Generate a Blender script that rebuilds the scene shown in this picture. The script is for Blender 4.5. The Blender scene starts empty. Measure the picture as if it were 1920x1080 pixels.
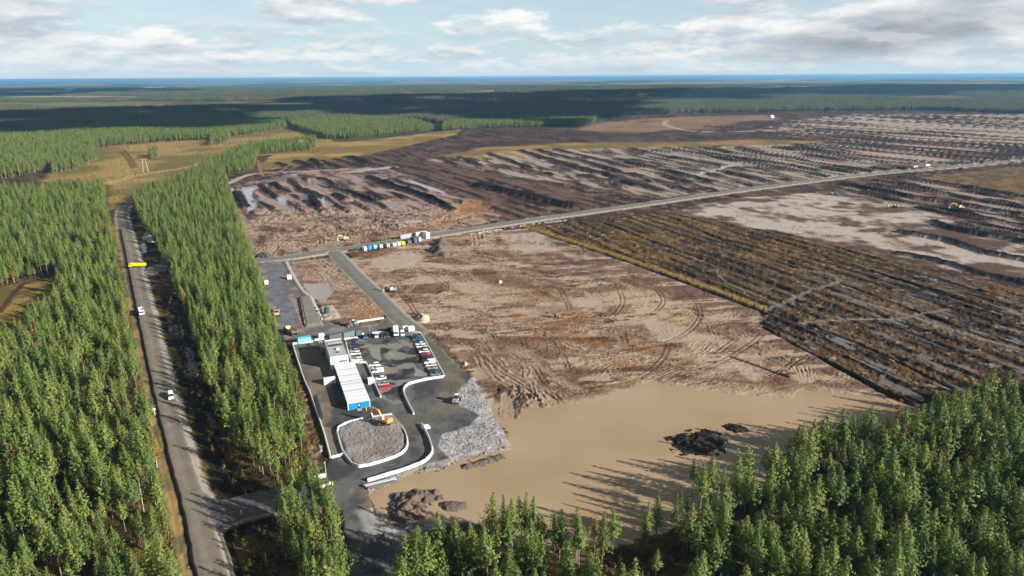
import bpy, bmesh, math, random
import numpy as np
from mathutils import Vector, Matrix
random.seed(7)
S = bpy.context.scene
COL = S.collection
R = math.radians

# ------------------------------------------------------------------ camera
CAM_H, FPX, PITCH, ROLL = 120.0, 1321.0, math.atan(396.5 / 1321.0), R(0.33)
cp, sp, cr, sr = math.cos(PITCH), math.sin(PITCH), math.cos(ROLL), math.sin(ROLL)
camd = bpy.data.cameras.new('camera'); cam = bpy.data.objects.new('camera', camd); COL.objects.link(cam)
camd.sensor_width = 36; camd.lens = 36 * FPX / 1920; camd.clip_start = 1; camd.clip_end = 200000
_r, _u, _b = Vector((1, 0, 0)), Vector((0, sp, cp)), Vector((0, -cp, sp))
_x, _y = _r * cr - _u * sr, _r * sr + _u * cr
M = Matrix((_x, _y, _b)).transposed().to_4x4(); M.translation = (0, 0, CAM_H)
cam.matrix_world = M
S.camera = cam

# ------------------------------------------------------------------ light
SUN_EL, SUN_DIR = R(21), Vector((0.90, -0.44, 0)).normalized()       # towards the sun, on the ground plane
w = bpy.data.worlds.new('World'); S.world = w; w.use_nodes = True
nt = w.node_tree; nt.nodes.clear()
def N(nt, t, **kw):
    n = nt.nodes.new(t)
    for k, v in kw.items():
        if k.startswith('i_'): n.inputs[k[2:].replace('_', ' ')].default_value = v
        else: setattr(n, k, v)
    return n
def math_(nt, op, a, b=None, c=None, clamp=False):
    n = nt.nodes.new('ShaderNodeMath'); n.operation = op; n.use_clamp = clamp
    for i, v in enumerate((a, b, c)):
        if v is None: continue
        if hasattr(v, 'node'): nt.links.new(v, n.inputs[i])
        else: n.inputs[i].default_value = v
    return n.outputs[0]
def mapr(nt, v, a, b, c, d):
    n = nt.nodes.new('ShaderNodeMapRange'); n.inputs[1].default_value = a; n.inputs[2].default_value = b
    n.inputs[3].default_value = c; n.inputs[4].default_value = d
    nt.links.new(v, n.inputs[0]); return n.outputs[0]
def mixc(nt, f, a, b):
    n = nt.nodes.new('ShaderNodeMix'); n.data_type = 'RGBA'
    for i, v in ((0, f), (6, a), (7, b)):
        if hasattr(v, 'node'): nt.links.new(v, n.inputs[i])
        else: n.inputs[i].default_value = v if i == 0 else (v[0], v[1], v[2], 1)
    return n.outputs[2]
sky = N(nt, 'ShaderNodeTexSky'); sky.sky_type = 'NISHITA'; sky.sun_disc = False
sky.sun_elevation = SUN_EL; sky.sun_rotation = math.atan2(SUN_DIR.x, SUN_DIR.y); sky.altitude = 200; sky.air_density = 1.0; sky.dust_density = 0.6
tc = N(nt, 'ShaderNodeTexCoord'); sep = N(nt, 'ShaderNodeSeparateXYZ'); nt.links.new(tc.outputs['Generated'], sep.inputs[0])
zc = math_(nt, 'MAXIMUM', sep.outputs[2], 0.0); zz = math_(nt, 'ADD', zc, 0.24)
def plane_coords(ox, oy, oz):
    c = N(nt, 'ShaderNodeCombineXYZ')
    nt.links.new(math_(nt, 'ADD', math_(nt, 'DIVIDE', sep.outputs[0], zz), ox), c.inputs[0])
    nt.links.new(math_(nt, 'ADD', math_(nt, 'DIVIDE', sep.outputs[1], zz), oy), c.inputs[1])
    nt.links.new(math_(nt, 'ADD', math_(nt, 'MULTIPLY', zc, 5.0), oz), c.inputs[2])
    return c.outputs[0]
def cnoise(vec, scale, detail, rough, dist=0.0):
    n = N(nt, 'ShaderNodeTexNoise'); n.noise_dimensions = '3D'
    n.inputs['Scale'].default_value = scale; n.inputs['Detail'].default_value = detail; n.inputs['Roughness'].default_value = rough; n.inputs['Distortion'].default_value = dist
    nt.links.new(vec, n.inputs['Vector']); return n.outputs['Fac']
SKYO = (12.3, 5.1)
p0 = plane_coords(SKYO[0], SKYO[1], 0.0); p1 = plane_coords(SKYO[0] + 0.04, SKYO[1] - 0.14, 0.05)      # p1: a little higher and towards the sun
n0 = cnoise(p0, 1.9, 14, 0.61, 0.0); n1 = cnoise(p1, 1.9, 11, 0.57, 0.0); nbig = cnoise(p0, 0.75, 2, 0.5)
big = math_(nt, 'MULTIPLY', math_(nt, 'SUBTRACT', nbig, 0.5), 1.0)
nsum = math_(nt, 'ADD', n0, big)
cover = mapr(nt, nsum, 0.37, 0.45, 0.0, 1.0)
lit = mapr(nt, math_(nt, 'SUBTRACT', n0, n1), -0.09, 0.10, 0.0, 1.0)
thick = mapr(nt, nsum, 0.54, 0.80, 0.0, 1.0)
ccol = mixc(nt, lit, (4.7, 5.3, 6.0), (8.4, 8.5, 8.5))
ccol = mixc(nt, math_(nt, 'MULTIPLY', thick, math_(nt, 'SUBTRACT', 1.0, math_(nt, 'MULTIPLY', lit, 0.45))), ccol, (2.4, 2.7, 3.25))
# clouds above the view darkened like undersides, to cut sky fill and deepen shadows
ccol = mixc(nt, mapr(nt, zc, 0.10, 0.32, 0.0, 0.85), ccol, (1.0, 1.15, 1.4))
skyb = mixc(nt, mapr(nt, zc, 0.0, 0.3, 0.85, 0.0), sky.outputs[0], (5.0, 6.7, 8.0))
# smaller, paler clouds of the far layer low over the horizon
q0 = plane_coords(1.3, 4.1, 0.0); m0 = cnoise(q0, 4.2, 8, 0.6, 0.0); m1 = cnoise(plane_coords(1.3 + .02, 4.1 - .07, 0.03), 4.2, 6, 0.55, 0.0)
low = math_(nt, 'MULTIPLY', mapr(nt, m0, 0.42, 0.58, 0.0, 0.9), mapr(nt, zc, 0.075, 0.045, 0.15, 1.0))
skyb = mixc(nt, low, skyb, mixc(nt, mapr(nt, math_(nt, 'SUBTRACT', m0, m1), -0.1, 0.1, 0.0, 1.0), (4.6, 5.3, 6.1), (7.2, 7.5, 7.6)))
lowz = mapr(nt, zc, 0.0, 0.05, 0.2, 1.0)
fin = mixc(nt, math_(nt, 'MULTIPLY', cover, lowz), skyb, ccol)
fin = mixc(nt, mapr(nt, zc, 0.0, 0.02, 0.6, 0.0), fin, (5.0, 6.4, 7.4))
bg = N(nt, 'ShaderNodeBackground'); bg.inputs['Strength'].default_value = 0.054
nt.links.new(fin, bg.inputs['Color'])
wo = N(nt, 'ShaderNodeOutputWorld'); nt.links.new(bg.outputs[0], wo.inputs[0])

sund = bpy.data.lights.new('sun', 'SUN'); sund.energy = 5.0; sund.angle = R(0.5); sund.color = (1.0, 0.945, 0.86)
sun = bpy.data.objects.new('sun', sund); COL.objects.link(sun)
sv = SUN_DIR * math.cos(SUN_EL) + Vector((0, 0, math.sin(SUN_EL)))
sun.rotation_euler = sv.to_track_quat('Z', 'Y').to_euler(); sun.location = (200, -100, 300)
S.view_settings.view_transform = 'Standard'; S.view_settings.look = 'None'; S.view_settings.exposure = 1.08; S.view_settings.gamma = 1.0; S.view_settings.use_curve_mapping = False
S.render.engine = 'CYCLES'
S.cycles.use_denoising = True
try: S.cycles.denoiser = 'OPENIMAGEDENOISE'; S.cycles.denoising_input_passes = 'RGB_ALBEDO_NORMAL'; S.cycles.denoising_prefilter = 'ACCURATE'
except Exception: pass
S.cycles.max_bounces = 6; S.cycles.diffuse_bounces = 2; S.cycles.glossy_bounces = 2; S.cycles.transmission_bounces = 3; S.cycles.volume_bounces = 0; S.cycles.transparent_max_bounces = 8
S.cycles.use_adaptive_sampling = True; S.cycles.adaptive_threshold = 0.015

# ------------------------------------------------------------------ helpers
def G(px, py, z=0.0):
    """Ground point (at height z) seen at a pixel of the 1920 x 1080 photograph: used once to survey the site plan."""
    x, y = px - 960.0, 540.0 - py
    xr = cr * x + sr * y; yr = -sr * x + cr * y
    d = (xr, FPX * cp + yr * sp, yr * cp - FPX * sp)
    t = (z - CAM_H) / d[2]
    return (d[0] * t, d[1] * t)
def GP(pts): return np.array([G(*p) for p in pts])
def PX(x, y, z):
    v2 = z - CAM_H; fwd = y * cp - v2 * sp; up = y * sp + v2 * cp
    xr = FPX * x / fwd; yr = FPX * up / fwd
    return 960 + cr * xr - sr * yr, 540 - (sr * xr + cr * yr)
def lin(c):
    c = np.array(c, dtype=float) / 255.0
    return np.where(c <= 0.04045, c / 12.92, ((c + 0.055) / 1.055) ** 2.4)
ALB = 1 / 1.30
def A(*c): return lin(c) * ALB          # albedo of a surface whose sunlit picture value is c
def tag(o, label=None, cat=None, group=None, kind=None):
    if label: o['label'] = label
    if cat: o['category'] = cat
    if group: o['group'] = group
    if kind: o['kind'] = kind
    return o
def empty(name, loc, rz=0.0, label=None, cat=None, group=None):
    o = bpy.data.objects.new(name, None); COL.objects.link(o); o.location = loc; o.rotation_euler = (0, 0, rz); o.empty_display_size = 0.5
    return tag(o, label, cat, group)
def link(name, me, parent=None, mat=None, loc=None):
    o = bpy.data.objects.new(name, me); COL.objects.link(o)
    if parent is not None: o.parent = parent
    if mat is not None and len(me.materials) == 0: me.materials.append(mat)
    if loc is not None: o.location = loc
    return o
def mesh_np(name, V, F, smooth=False):
    """V (n,3) floats, F (m,k) ints -> mesh"""
    me = bpy.data.meshes.new(name); V = np.asarray(V, np.float32); F = np.asarray(F, np.int32)
    me.vertices.add(len(V)); me.vertices.foreach_set('co', V.ravel())
    k = F.shape[1]; me.loops.add(F.size); me.loops.foreach_set('vertex_index', F.ravel())
    me.polygons.add(len(F)); me.polygons.foreach_set('loop_start', np.arange(0, F.size, k, dtype=np.int32))
    if smooth: me.polygons.foreach_set('use_smooth', np.ones(len(F), bool))
    me.update(calc_edges=True); return me
def _h(ix, iy, seed):
    with np.errstate(over='ignore'):
        n = (ix.astype(np.uint32) * np.uint32(374761393) + iy.astype(np.uint32) * np.uint32(668265263) + np.uint32(seed * 2654435 + 1013))
        n = (n ^ (n >> np.uint32(13))) * np.uint32(1274126177); n = n ^ (n >> np.uint32(16))
    return (n & np.uint32(0xffff)).astype(np.float32) / 65535.0
def vnoise(x, y, seed=0):
    fx, fy = np.floor(x), np.floor(y); ix, iy = fx.astype(np.int64), fy.astype(np.int64)
    tx, ty = (x - fx).astype(np.float32), (y - fy).astype(np.float32)
    tx = tx * tx * (3 - 2 * tx); ty = ty * ty * (3 - 2 * ty)
    a, b, c, d = _h(ix, iy, seed), _h(ix + 1, iy, seed), _h(ix, iy + 1, seed), _h(ix + 1, iy + 1, seed)
    return (a + (b - a) * tx) * (1 - ty) + (c + (d - c) * tx) * ty
def fbm(x, y, oct=4, seed=0, gain=0.5):
    s, amp, tot = 0.0, 1.0, 0.0
    for i in range(oct):
        s = s + amp * vnoise(x, y, seed + i * 17); tot += amp; amp *= gain; x = x * 2.03 + 11.3; y = y * 2.03 + 5.7
    return s / tot
def sstep(a, b, x):
    t = np.clip((x - a) / (b - a), 0, 1); return t * t * (3 - 2 * t)
def seg_dist(x, y, P, closed=False):
    """unsigned distance to a polyline, signed side distance at the nearest segment, and length along it"""
    best = np.full(x.shape, 1e9, np.float32); side = np.zeros(x.shape, np.float32); along = np.zeros(x.shape, np.float32); L = 0.0
    Q = list(P) + ([P[0]] if closed else [])
    for a, b in zip(Q[:-1], Q[1:]):
        dx, dy = b[0] - a[0], b[1] - a[1]; l = math.hypot(dx, dy) + 1e-9; ux, uy = dx / l, dy / l
        rx, ry = x - a[0], y - a[1]; t = np.clip(rx * ux + ry * uy, 0, l)
        d = np.hypot(rx - t * ux, ry - t * uy); m = d < best
        best = np.where(m, d, best); side = np.where(m, -rx * uy + ry * ux, side); along = np.where(m, L + t, along); L += l
    return best, side, along
def inside(x, y, P):
    c = np.zeros(x.shape, bool); n = len(P)
    for i in range(n):
        x1, y1 = P[i]; x2, y2 = P[(i + 1) % n]
        if y1 == y2: continue
        c ^= ((y1 > y) != (y2 > y)) & (x < (x2 - x1) * (y - y1) / (y2 - y1) + x1)
    return c
def smooth_line(P, n=4):
    """Catmull-Rom through the points"""
    P = [np.array(p, float) for p in P]; Q = [2 * P[0] - P[1]] + P + [2 * P[-1] - P[-2]]; out = []
    for i in range(1, len(Q) - 2):
        for k in range(n):
            t = k / n; a, b, c, d = Q[i - 1], Q[i], Q[i + 1], Q[i + 2]
            out.append(0.5 * (2 * b + (c - a) * t + (2 * a - 5 * b + 4 * c - d) * t * t + (-a + 3 * b - 3 * c + d) * t ** 3))
    out.append(P[-1]); return np.array(out)

# ------------------------------------------------------------------ materials
def mat(name, col, rough=0.7, metal=0.0, grime=0.18, scale=1.2, spec=0.5):
    """painted / metal surface with uneven dirt"""
    m = bpy.data.materials.new(name); m.use_nodes = True; t = m.node_tree; b = t.nodes['Principled BSDF']
    tcn = N(t, 'ShaderNodeTexCoord'); n = N(t, 'ShaderNodeTexNoise'); n.inputs['Scale'].default_value = scale; n.inputs['Detail'].default_value = 5; n.inputs['Roughness'].default_value = 0.65
    t.links.new(tcn.outputs['Object'], n.inputs['Vector'])
    f = mapr(t, n.outputs['Fac'], 0.45, 0.75, 0.0, grime)
    t.links.new(mixc(t, f, col, (0.13, 0.11, 0.09)), b.inputs['Base Color'])
    b.inputs['Roughness'].default_value = rough; b.inputs['Metallic'].default_value = metal; b.inputs['Specular IOR Level'].default_value = spec
    return m
def ground_mat(name, bump=0.5, amp=1.0):
    m = bpy.data.materials.new(name); m.use_nodes = True; t = m.node_tree; b = t.nodes['Principled BSDF']
    at = N(t, 'ShaderNodeAttribute', attribute_name='col'); wt = N(t, 'ShaderNodeAttribute', attribute_name='wet')
    geo = N(t, 'ShaderNodeNewGeometry')
    def no(s, d):
        n = N(t, 'ShaderNodeTexNoise'); n.inputs['Scale'].default_value = s; n.inputs['Detail'].default_value = d; n.inputs['Roughness'].default_value = 0.7
        t.links.new(geo.outputs['Position'], n.inputs['Vector']); return n.outputs['Fac']
    a1, a2 = no(1.7, 5), no(0.23, 4)
    dry = math_(t, 'SUBTRACT', 1.0, wt.outputs['Fac'])
    f1 = mapr(t, a1, 0.3, 0.7, 1 - .38 * amp, 1 + .38 * amp); f2 = mapr(t, a2, 0.3, 0.7, 0.85, 1.15)
    f = math_(t, 'ADD', math_(t, 'MULTIPLY', math_(t, 'SUBTRACT', math_(t, 'MULTIPLY', f1, f2), 1.0), dry), 1.0)
    vm = N(t, 'ShaderNodeVectorMath', operation='SCALE'); t.links.new(at.outputs['Color'], vm.inputs[0]); t.links.new(f, vm.inputs['Scale'])
    t.links.new(vm.outputs[0], b.inputs['Base Color'])
    t.links.new(mapr(t, wt.outputs['Fac'], 0, 1, 0.92, 0.12), b.inputs['Roughness'])
    t.links.new(mapr(t, wt.outputs['Fac'], 0, 1, 0.12, 0.5), b.inputs['Specular IOR Level'])
    bp = N(t, 'ShaderNodeBump'); bp.inputs['Distance'].default_value = 0.25
    t.links.new(math_(t, 'MULTIPLY', dry, bump), bp.inputs['Strength']); t.links.new(a1, bp.inputs['Height']); t.links.new(bp.outputs[0], b.inputs['Normal'])
    return m
GM = ground_mat('ground_surface'); GMR = ground_mat('packed_gravel', .25, .35)
def foliage(name, c1, c2, c3):
    m = bpy.data.materials.new(name); m.use_nodes = True; t = m.node_tree; b = t.nodes['Principled BSDF']
    oi = N(t, 'ShaderNodeObjectInfo'); at = N(t, 'ShaderNodeAttribute', attribute_name='tint')
    c = mixc(t, oi.outputs['Random'], c1, c2); c = mixc(t, at.outputs['Fac'], c, c3)
    t.links.new(c, b.inputs['Base Color']); b.inputs['Roughness'].default_value = 0.6; b.inputs['Specular IOR Level'].default_value = 0.25
    tr = N(t, 'ShaderNodeBsdfTranslucent'); t.links.new(c, tr.inputs['Color'])
    ms = N(t, 'ShaderNodeMixShader'); ms.inputs[0].default_value = 0.36
    t.links.new(b.outputs[0], ms.inputs[1]); t.links.new(tr.outputs[0], ms.inputs[2]); t.links.new(ms.outputs[0], t.nodes['Material Output'].inputs['Surface'])
    return m
PINE = foliage('pine_needles', (0.118, 0.195, 0.040), (0.245, 0.280, 0.068), (0.090, 0.130, 0.034))
SPRUCE = foliage('spruce_needles', (0.075, 0.125, 0.032), (0.14, 0.18, 0.045), (0.06, 0.09, 0.028))
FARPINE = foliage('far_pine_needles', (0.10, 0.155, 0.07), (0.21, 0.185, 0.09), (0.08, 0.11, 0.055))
YELLOW = foliage('autumn_leaves', (0.33, 0.19, 0.04), (0.24, 0.12, 0.03), (0.20, 0.10, 0.03))
TWIG = foliage('bare_twigs', (0.16, 0.10, 0.08), (0.19, 0.13, 0.10), (0.12, 0.08, 0.06))
SHRUB = foliage('undergrowth_leaves', (0.20, 0.15, 0.035), (0.12, 0.13, 0.03), (0.22, 0.12, 0.03))
BARK = mat('pine_bark', (0.20, 0.135, 0.095), 0.9, grime=0.5, scale=3)
WBARK = mat('birch_bark', (0.55, 0.50, 0.45), 0.8, grime=0.5, scale=6)
WHITE = mat('white_paint', (0.78, 0.78, 0.76), 0.5)
CONC = mat('pale_concrete', (0.60, 0.59, 0.57), 0.8, grime=0.5, scale=0.8)
GREY = mat('grey_steel', (0.30, 0.31, 0.32), 0.6)
DARK = mat('dark_rubber', (0.022, 0.022, 0.024), 0.8, grime=0.5)
BLACK = mat('black_plastic', (0.012, 0.012, 0.014), 0.6, grime=0.3)
GLASS = mat('window_glass', (0.02, 0.028, 0.035), 0.08, grime=0.05, spec=0.7)
YEL = mat('machine_yellow', (0.72, 0.36, 0.03), 0.45, grime=0.35)
TRYEL = mat('truck_yellow', (0.80, 0.58, 0.02), 0.4, grime=0.12)
ORANGE = mat('machine_orange', (0.78, 0.32, 0.02), 0.45, grime=0.2)
TAN = mat('muddy_hauler_paint', (0.50, 0.33, 0.19), 0.7, grime=0.6)
BLUE = mat('blue_panel', (0.0, 0.20, 0.43), 0.5, grime=0.1)
LBLUE = mat('light_blue_container', (0.16, 0.42, 0.62), 0.5, grime=0.2)
DGREY = mat('dark_container', (0.07, 0.095, 0.10), 0.6, grime=0.25)
ROOFG = mat('grey_roof_felt', (0.37, 0.38, 0.37), 0.85, grime=0.5, scale=0.5)
GREEN = mat('dark_green_tank', (0.015, 0.075, 0.07), 0.4)
RED = mat('red_paint', (0.60, 0.015, 0.04), 0.3, grime=0.05)
SILVER = mat('silver_paint', (0.42, 0.44, 0.46), 0.3, metal=0.3, grime=0.1)
NAVY = mat('navy_paint', (0.012, 0.022, 0.06), 0.25, grime=0.1)
CHAR = mat('charcoal_paint', (0.02, 0.022, 0.026), 0.25, grime=0.15)
CBLUE = mat('blue_paint', (0.03, 0.12, 0.33), 0.3, grime=0.1)
TEAL = mat('grey_teal_paint', (0.12, 0.20, 0.22), 0.3, grime=0.1)
LAMP = mat('lamp_glass', (0.7, 0.68, 0.6), 0.2, grime=0.02)
WOOD = mat('weathered_pole', (0.50, 0.43, 0.35), 0.9, grime=0.3)
SIGNRED = mat('red_stripe', (0.62, 0.03, 0.03), 0.5)
CONE = mat('marker_orange', (0.80, 0.20, 0.06), 0.6)

# ------------------------------------------------------------------ terrain: one surveyed height field, painted with what the ground is made of
NR, NC = 740, 1360
yy = np.linspace(1118, 149.5, NR)                        # rows get farther apart with distance (level of detail)
rowsY = CAM_H / np.tan(np.arctan((yy - 143.5) / FPX * 1.0) * 1.0 + 0.0)
# exact ground distance of each row
dep = PITCH + np.arctan((yy - 540.0) / FPX); rowsY = CAM_H / np.tan(dep)
u = np.linspace(-1, 1, NC)
Xh = 0.76 * rowsY + 42
X = (u[None, :] * Xh[:, None]).astype(np.float64).ravel(); Y = np.repeat(rowsY, NC)
NV = NR * NC
Z = np.zeros(NV, np.float32); C = np.zeros((NV, 3), np.float32); W = np.zeros(NV, np.float32); K = np.zeros(NV, np.int8)
FLOOR, CLEAR, PEAT, MUD, ROAD, YARD, FARL = range(7)
n_a = fbm(X / 55, Y / 55, 4, 1); n_b = fbm(X / 9, Y / 9, 4, 2); n_c = fbm(X / 2.6, Y / 2.6, 3, 3); n_d = fbm(X / 230, Y / 230, 4, 4)
def mixn(f, a, b): return a + (b - a) * f[:, None]
C[:] = mixn(sstep(.35, .65, n_b), A(58, 50, 32), A(98, 80, 45)); Z[:] = (n_c - .5) * .5
step = np.repeat(np.abs(np.gradient(rowsY)), NC).astype(np.float32)
for n_, sc_ in ((n_c, 2.6), (n_b, 9), (n_a, 55)): n_ -= .5; n_ *= 1 / (1 + (step / sc_ * .7) ** 2); n_ += .5
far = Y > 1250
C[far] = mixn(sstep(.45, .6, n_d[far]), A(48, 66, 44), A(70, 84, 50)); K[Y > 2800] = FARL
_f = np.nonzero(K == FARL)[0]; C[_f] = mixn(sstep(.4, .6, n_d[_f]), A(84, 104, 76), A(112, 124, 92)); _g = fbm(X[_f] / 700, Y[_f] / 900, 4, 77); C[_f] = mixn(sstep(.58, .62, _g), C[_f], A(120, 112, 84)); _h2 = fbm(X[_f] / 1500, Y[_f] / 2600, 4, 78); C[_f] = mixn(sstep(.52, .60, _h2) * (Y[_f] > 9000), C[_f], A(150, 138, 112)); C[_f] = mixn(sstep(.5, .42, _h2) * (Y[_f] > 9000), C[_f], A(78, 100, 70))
def sel(P, pad):
    lo, hi = P.min(0) - pad, P.max(0) + pad
    return np.nonzero((X > lo[0]) & (X < hi[0]) & (Y > lo[1]) & (Y < hi[1]))[0]
def area(pts, edge=1.0, rag=0.0, scale=6.0, seed=0):
    """soft ragged mask of a surveyed outline -> (indices, weight)"""
    P = GP(pts) if len(pts[0]) != 2 or pts[0][0] > -9999 else np.array(pts)
    i = sel(P, edge + rag + 1)
    x, y = X[i], Y[i]; d, _, _ = seg_dist(x, y, P, True); d = np.where(inside(x, y, P), d, -d)
    if rag: d = d + (fbm(x / scale, y / scale, 4, seed + 50) - .5) * 2 * rag
    m = sstep(-edge, edge, d); k = m > 0.002
    return i[k], m[k].astype(np.float32)
def put(i, m, col=None, z=None, wet=None, cls=None):
    if col is not None: C[i] += (col - C[i]) * m[:, None]
    if z is not None: Z[i] += (z - Z[i]) * m
    if wet is not None: W[i] += (wet - W[i]) * m
    if cls is not None: K[i[m > .5]] = cls

# clearing with golden grass
CLEARING = [(80, 345), (95, 300), (190, 268), (310, 258), (420, 258), (540, 232), (625, 262), (600, 285), (484, 292), (430, 300), (380, 330), (300, 345), (255, 385), (205, 395), (195, 345)]
i, m = area(CLEARING, 6, 10, 30); x, y = X[i], Y[i]
g = fbm(x / 60, y / 70, 4, 9)
put(i, m, mixn(sstep(.35, .65, g), A(118, 108, 60), A(168, 140, 84)), 0.0 + (n_c[i] - .5) * .6, 0, CLEAR)
i, m = area([(-90, 548), (0, 540), (60, 524), (108, 515), (104, 523, 12), (60, 560, 12), (0, 612, 12), (-90, 650, 12)], 3, 3); put(i, m, mixn(sstep(.4, .6, n_b[i]), A(150, 122, 62), A(104, 92, 48)), None, 0, CLEAR)
def stroke(pts, w, edge=.6, rag=0., scale=5., seed=0, smooth=True):
    P = GP(pts); P = smooth_line(P) if smooth and len(P) > 2 else P
    i = sel(P, w + edge + rag); d, s, al = seg_dist(X[i], Y[i], P)
    dd = d + ((fbm(X[i] / scale, Y[i] / scale, 3, seed + 70) - .5) * 2 * rag if rag else 0)
    m = 1 - sstep(w - edge, w + edge, dd); k = m > .002
    return i[k], m[k].astype(np.float32), s[k], al[k]
for pts, w in (([(0, 585), (18, 560), (40, 535), (70, 524), (108, 516)], 1.6),):
    i, m, s, _ = stroke(pts, w, .6, .5); put(i, m * .9, A(72, 52, 40))
for pts in ([(225, 283), (240, 300), (247, 315)], [(232, 281), (248, 300), (255, 314)]):
    i, m, s, _ = stroke(pts, 2.5, 1, 1); put(i, m * .8, A(95, 70, 48))
i, m, s, _ = stroke([(200, 345), (250, 330), (300, 322), (360, 312), (400, 300)], 7, 4, 5); put(i, m * .7, A(196, 164, 108))

# peat field -------------------------------------------------------
PEATP = [(418, 345), (425, 338), (500, 318), (500, 300), (600, 284), (720, 264), (820, 246), (960, 240), (1120, 236), (1140, 219), (1300, 212), (1500, 210), (1740, 207), (2100, 214), (2300, 330), (2100, 700), (1750, 800), (1500, 860), (1000, 990), (690, 920), (560, 640), (500, 560), (470, 480), (440, 440), (430, 390)]
i, m = area(PEATP, 2, 5, 14, 3); x, y = X[i], Y[i]
st = fbm((x * .9 + y * .42) / 7, (-x * .42 + y * .9) / 60, 4, 21)        # streaks along the drains
base = mixn(sstep(.38, .62, n_a[i]), A(100, 74, 60), A(76, 54, 44)); base = mixn(sstep(.45, .62, st), base, A(48, 36, 31)); base = mixn(sstep(.56, .66, n_b[i]) * .6, base, A(142, 116, 102))
put(i, m, base, (n_c[i] - .5) * .5 + (n_b[i] - .5) * .6, 0.0, PEAT)
def blend(pts, edge, rag, cols, ns, scale=14, seed=0, z=None, wet=0.0, cls=None, op=1.0):
    i, m = area(pts, edge, rag, scale, seed); put(i, m * op, mixn(sstep(.4, .6, ns[i]), np.array(cols[0]), np.array(cols[1])), None, wet, cls); return i, m
OLIVE = (A(128, 110, 58), A(170, 138, 82))
blend([(478, 312), (545, 270), (600, 267), (664, 265), (742, 257), (820, 247), (864, 243), (856, 252), (740, 279), (640, 301), (500, 319)], 4, 8, OLIVE, n_a, 40, 1, cls=CLEAR)
blend([(490, 305), (600, 280), (720, 262), (822, 246), (850, 250), (740, 276), (640, 298), (500, 316)], 6, 12, OLIVE, n_a, 40, 1)
blend([(820, 292), (900, 278), (1080, 268), (1250, 266), (1420, 262), (1550, 264), (1560, 270), (1350, 277), (1100, 284), (960, 298)], 10, 25, OLIVE, n_a, 60, 2, op=.8)
blend([(1080, 244), (1125, 228), (1300, 218), (1440, 216), (1450, 222), (1330, 240), (1200, 250)], 20, 50, (A(140, 112, 84), A(165, 130, 96)), n_a, 120, 3, op=.75)
blend([(1700, 335), (1920, 312), (2050, 310), (2050, 420), (1920, 372), (1830, 352)], 4, 8, (A(96, 78, 50), A(130, 104, 62)), n_b, 30, 4, op=.9)

def ridges(pts, ang, spacing, width, h, dark, between, seed, brk=.5, wet=.0, edge=6, rag=12):
    """windrows of dug peat with smoothed mud between them"""
    i, m = area(pts, edge, rag, 30, seed); x, y = X[i], Y[i]; a = R(ang)
    al = x * math.cos(a) + y * math.sin(a); ac = -x * math.sin(a) + y * math.cos(a); qs = np.maximum(1, step[i] / 5)
    ac = ac + (fbm(al / 90, ac / 90, 3, seed + 5) - .5) * spacing * .5
    ph = ac / spacing; cell = np.floor(ph); d = np.abs(ph - cell - .5) * spacing
    k = _h(cell.astype(np.int64), np.zeros(len(cell), np.int64), seed)
    br = fbm(al / 60 / np.round(qs) + cell * 7.3, ac / 14, 2, seed + 9); on = sstep(brk - .12, brk + .05, br + (k - .5) * .25)
    wv = width * (.6 + .9 * vnoise(al / 14 / np.round(qs), cell * 3.1, seed + 2))
    r = (1 - sstep(wv * .45, wv, d + (n_c[i] - .5) * width * .8)) * on
    mud = sstep(.42, .58, fbm(al / 50, ac / 8, 4, seed + 13))
    put(i, m * (.85 * mud), np.array(between), 0, wet)
    C[i] += (np.array(dark) * (0.7 + .6 * n_b[i][:, None]) - C[i]) * (m * r)[:, None]; Z[i] += m * r * h * (.6 + .8 * n_b[i]); W[i] *= 1 - m * r
DK = A(44, 34, 31)
ridges([(800, 300), (1000, 280), (1300, 276), (1560, 268), (1920, 232), (2100, 240), (2100, 292), (1500, 338), (1250, 372), (1080, 345), (950, 330)], -72, 31, 8.5, 2.4, DK, A(178, 162, 146), 31, .46, .4)
def streaks(pts, ang, l1, l2, seed, edge=20, rag=40):
    """long dug strips: black peat, brown soil and pale wet mud side by side"""
    i, m = area(pts, edge, rag, 90, seed); a = R(ang); al = X[i] * math.cos(a) + Y[i] * math.sin(a); ac = -X[i] * math.sin(a) + Y[i] * math.cos(a); ac = ac + (fbm(al / 200, ac / 120, 2, seed + 1) - .5) * 40
    f_ = fbm(al / l1, ac / l2, 3, seed + 2); patch = fbm(al / 260, ac / 130, 3, seed + 4)
    f_ = f_ + (patch - .5) * .35; col = mixn(sstep(.40, .47, f_), A(42, 32, 29), A(108, 82, 66)); col = mixn(sstep(.54, .60, f_), col, A(180, 160, 144)); put(i, m * .92, col, sstep(.46, .36, f_) * 2.0, 0, PEAT); W[i] = np.maximum(W[i], m * sstep(.60, .66, f_) * .5)
streaks([(1420, 246), (1500, 222), (1600, 214), (1920, 214), (2150, 216), (2150, 296), (1930, 294), (1700, 316), (1640, 300), (1560, 268)], -60, 170, 15, 32)
ridges([(700, 318), (860, 300), (960, 330), (1060, 350), (1180, 380), (1000, 408), (940, 410), (880, 372)], -62, 17, 4.0, 1.0, A(50, 38, 34), A(110, 84, 74), 33, .5, .1)
ridges([(1560, 352), (1700, 338), (1830, 352), (2050, 425), (2050, 560), (1800, 480), (1700, 440)], -72, 13, 4.2, 1.6, A(36, 30, 29), A(170, 152, 140), 34, .5, .3)
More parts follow.
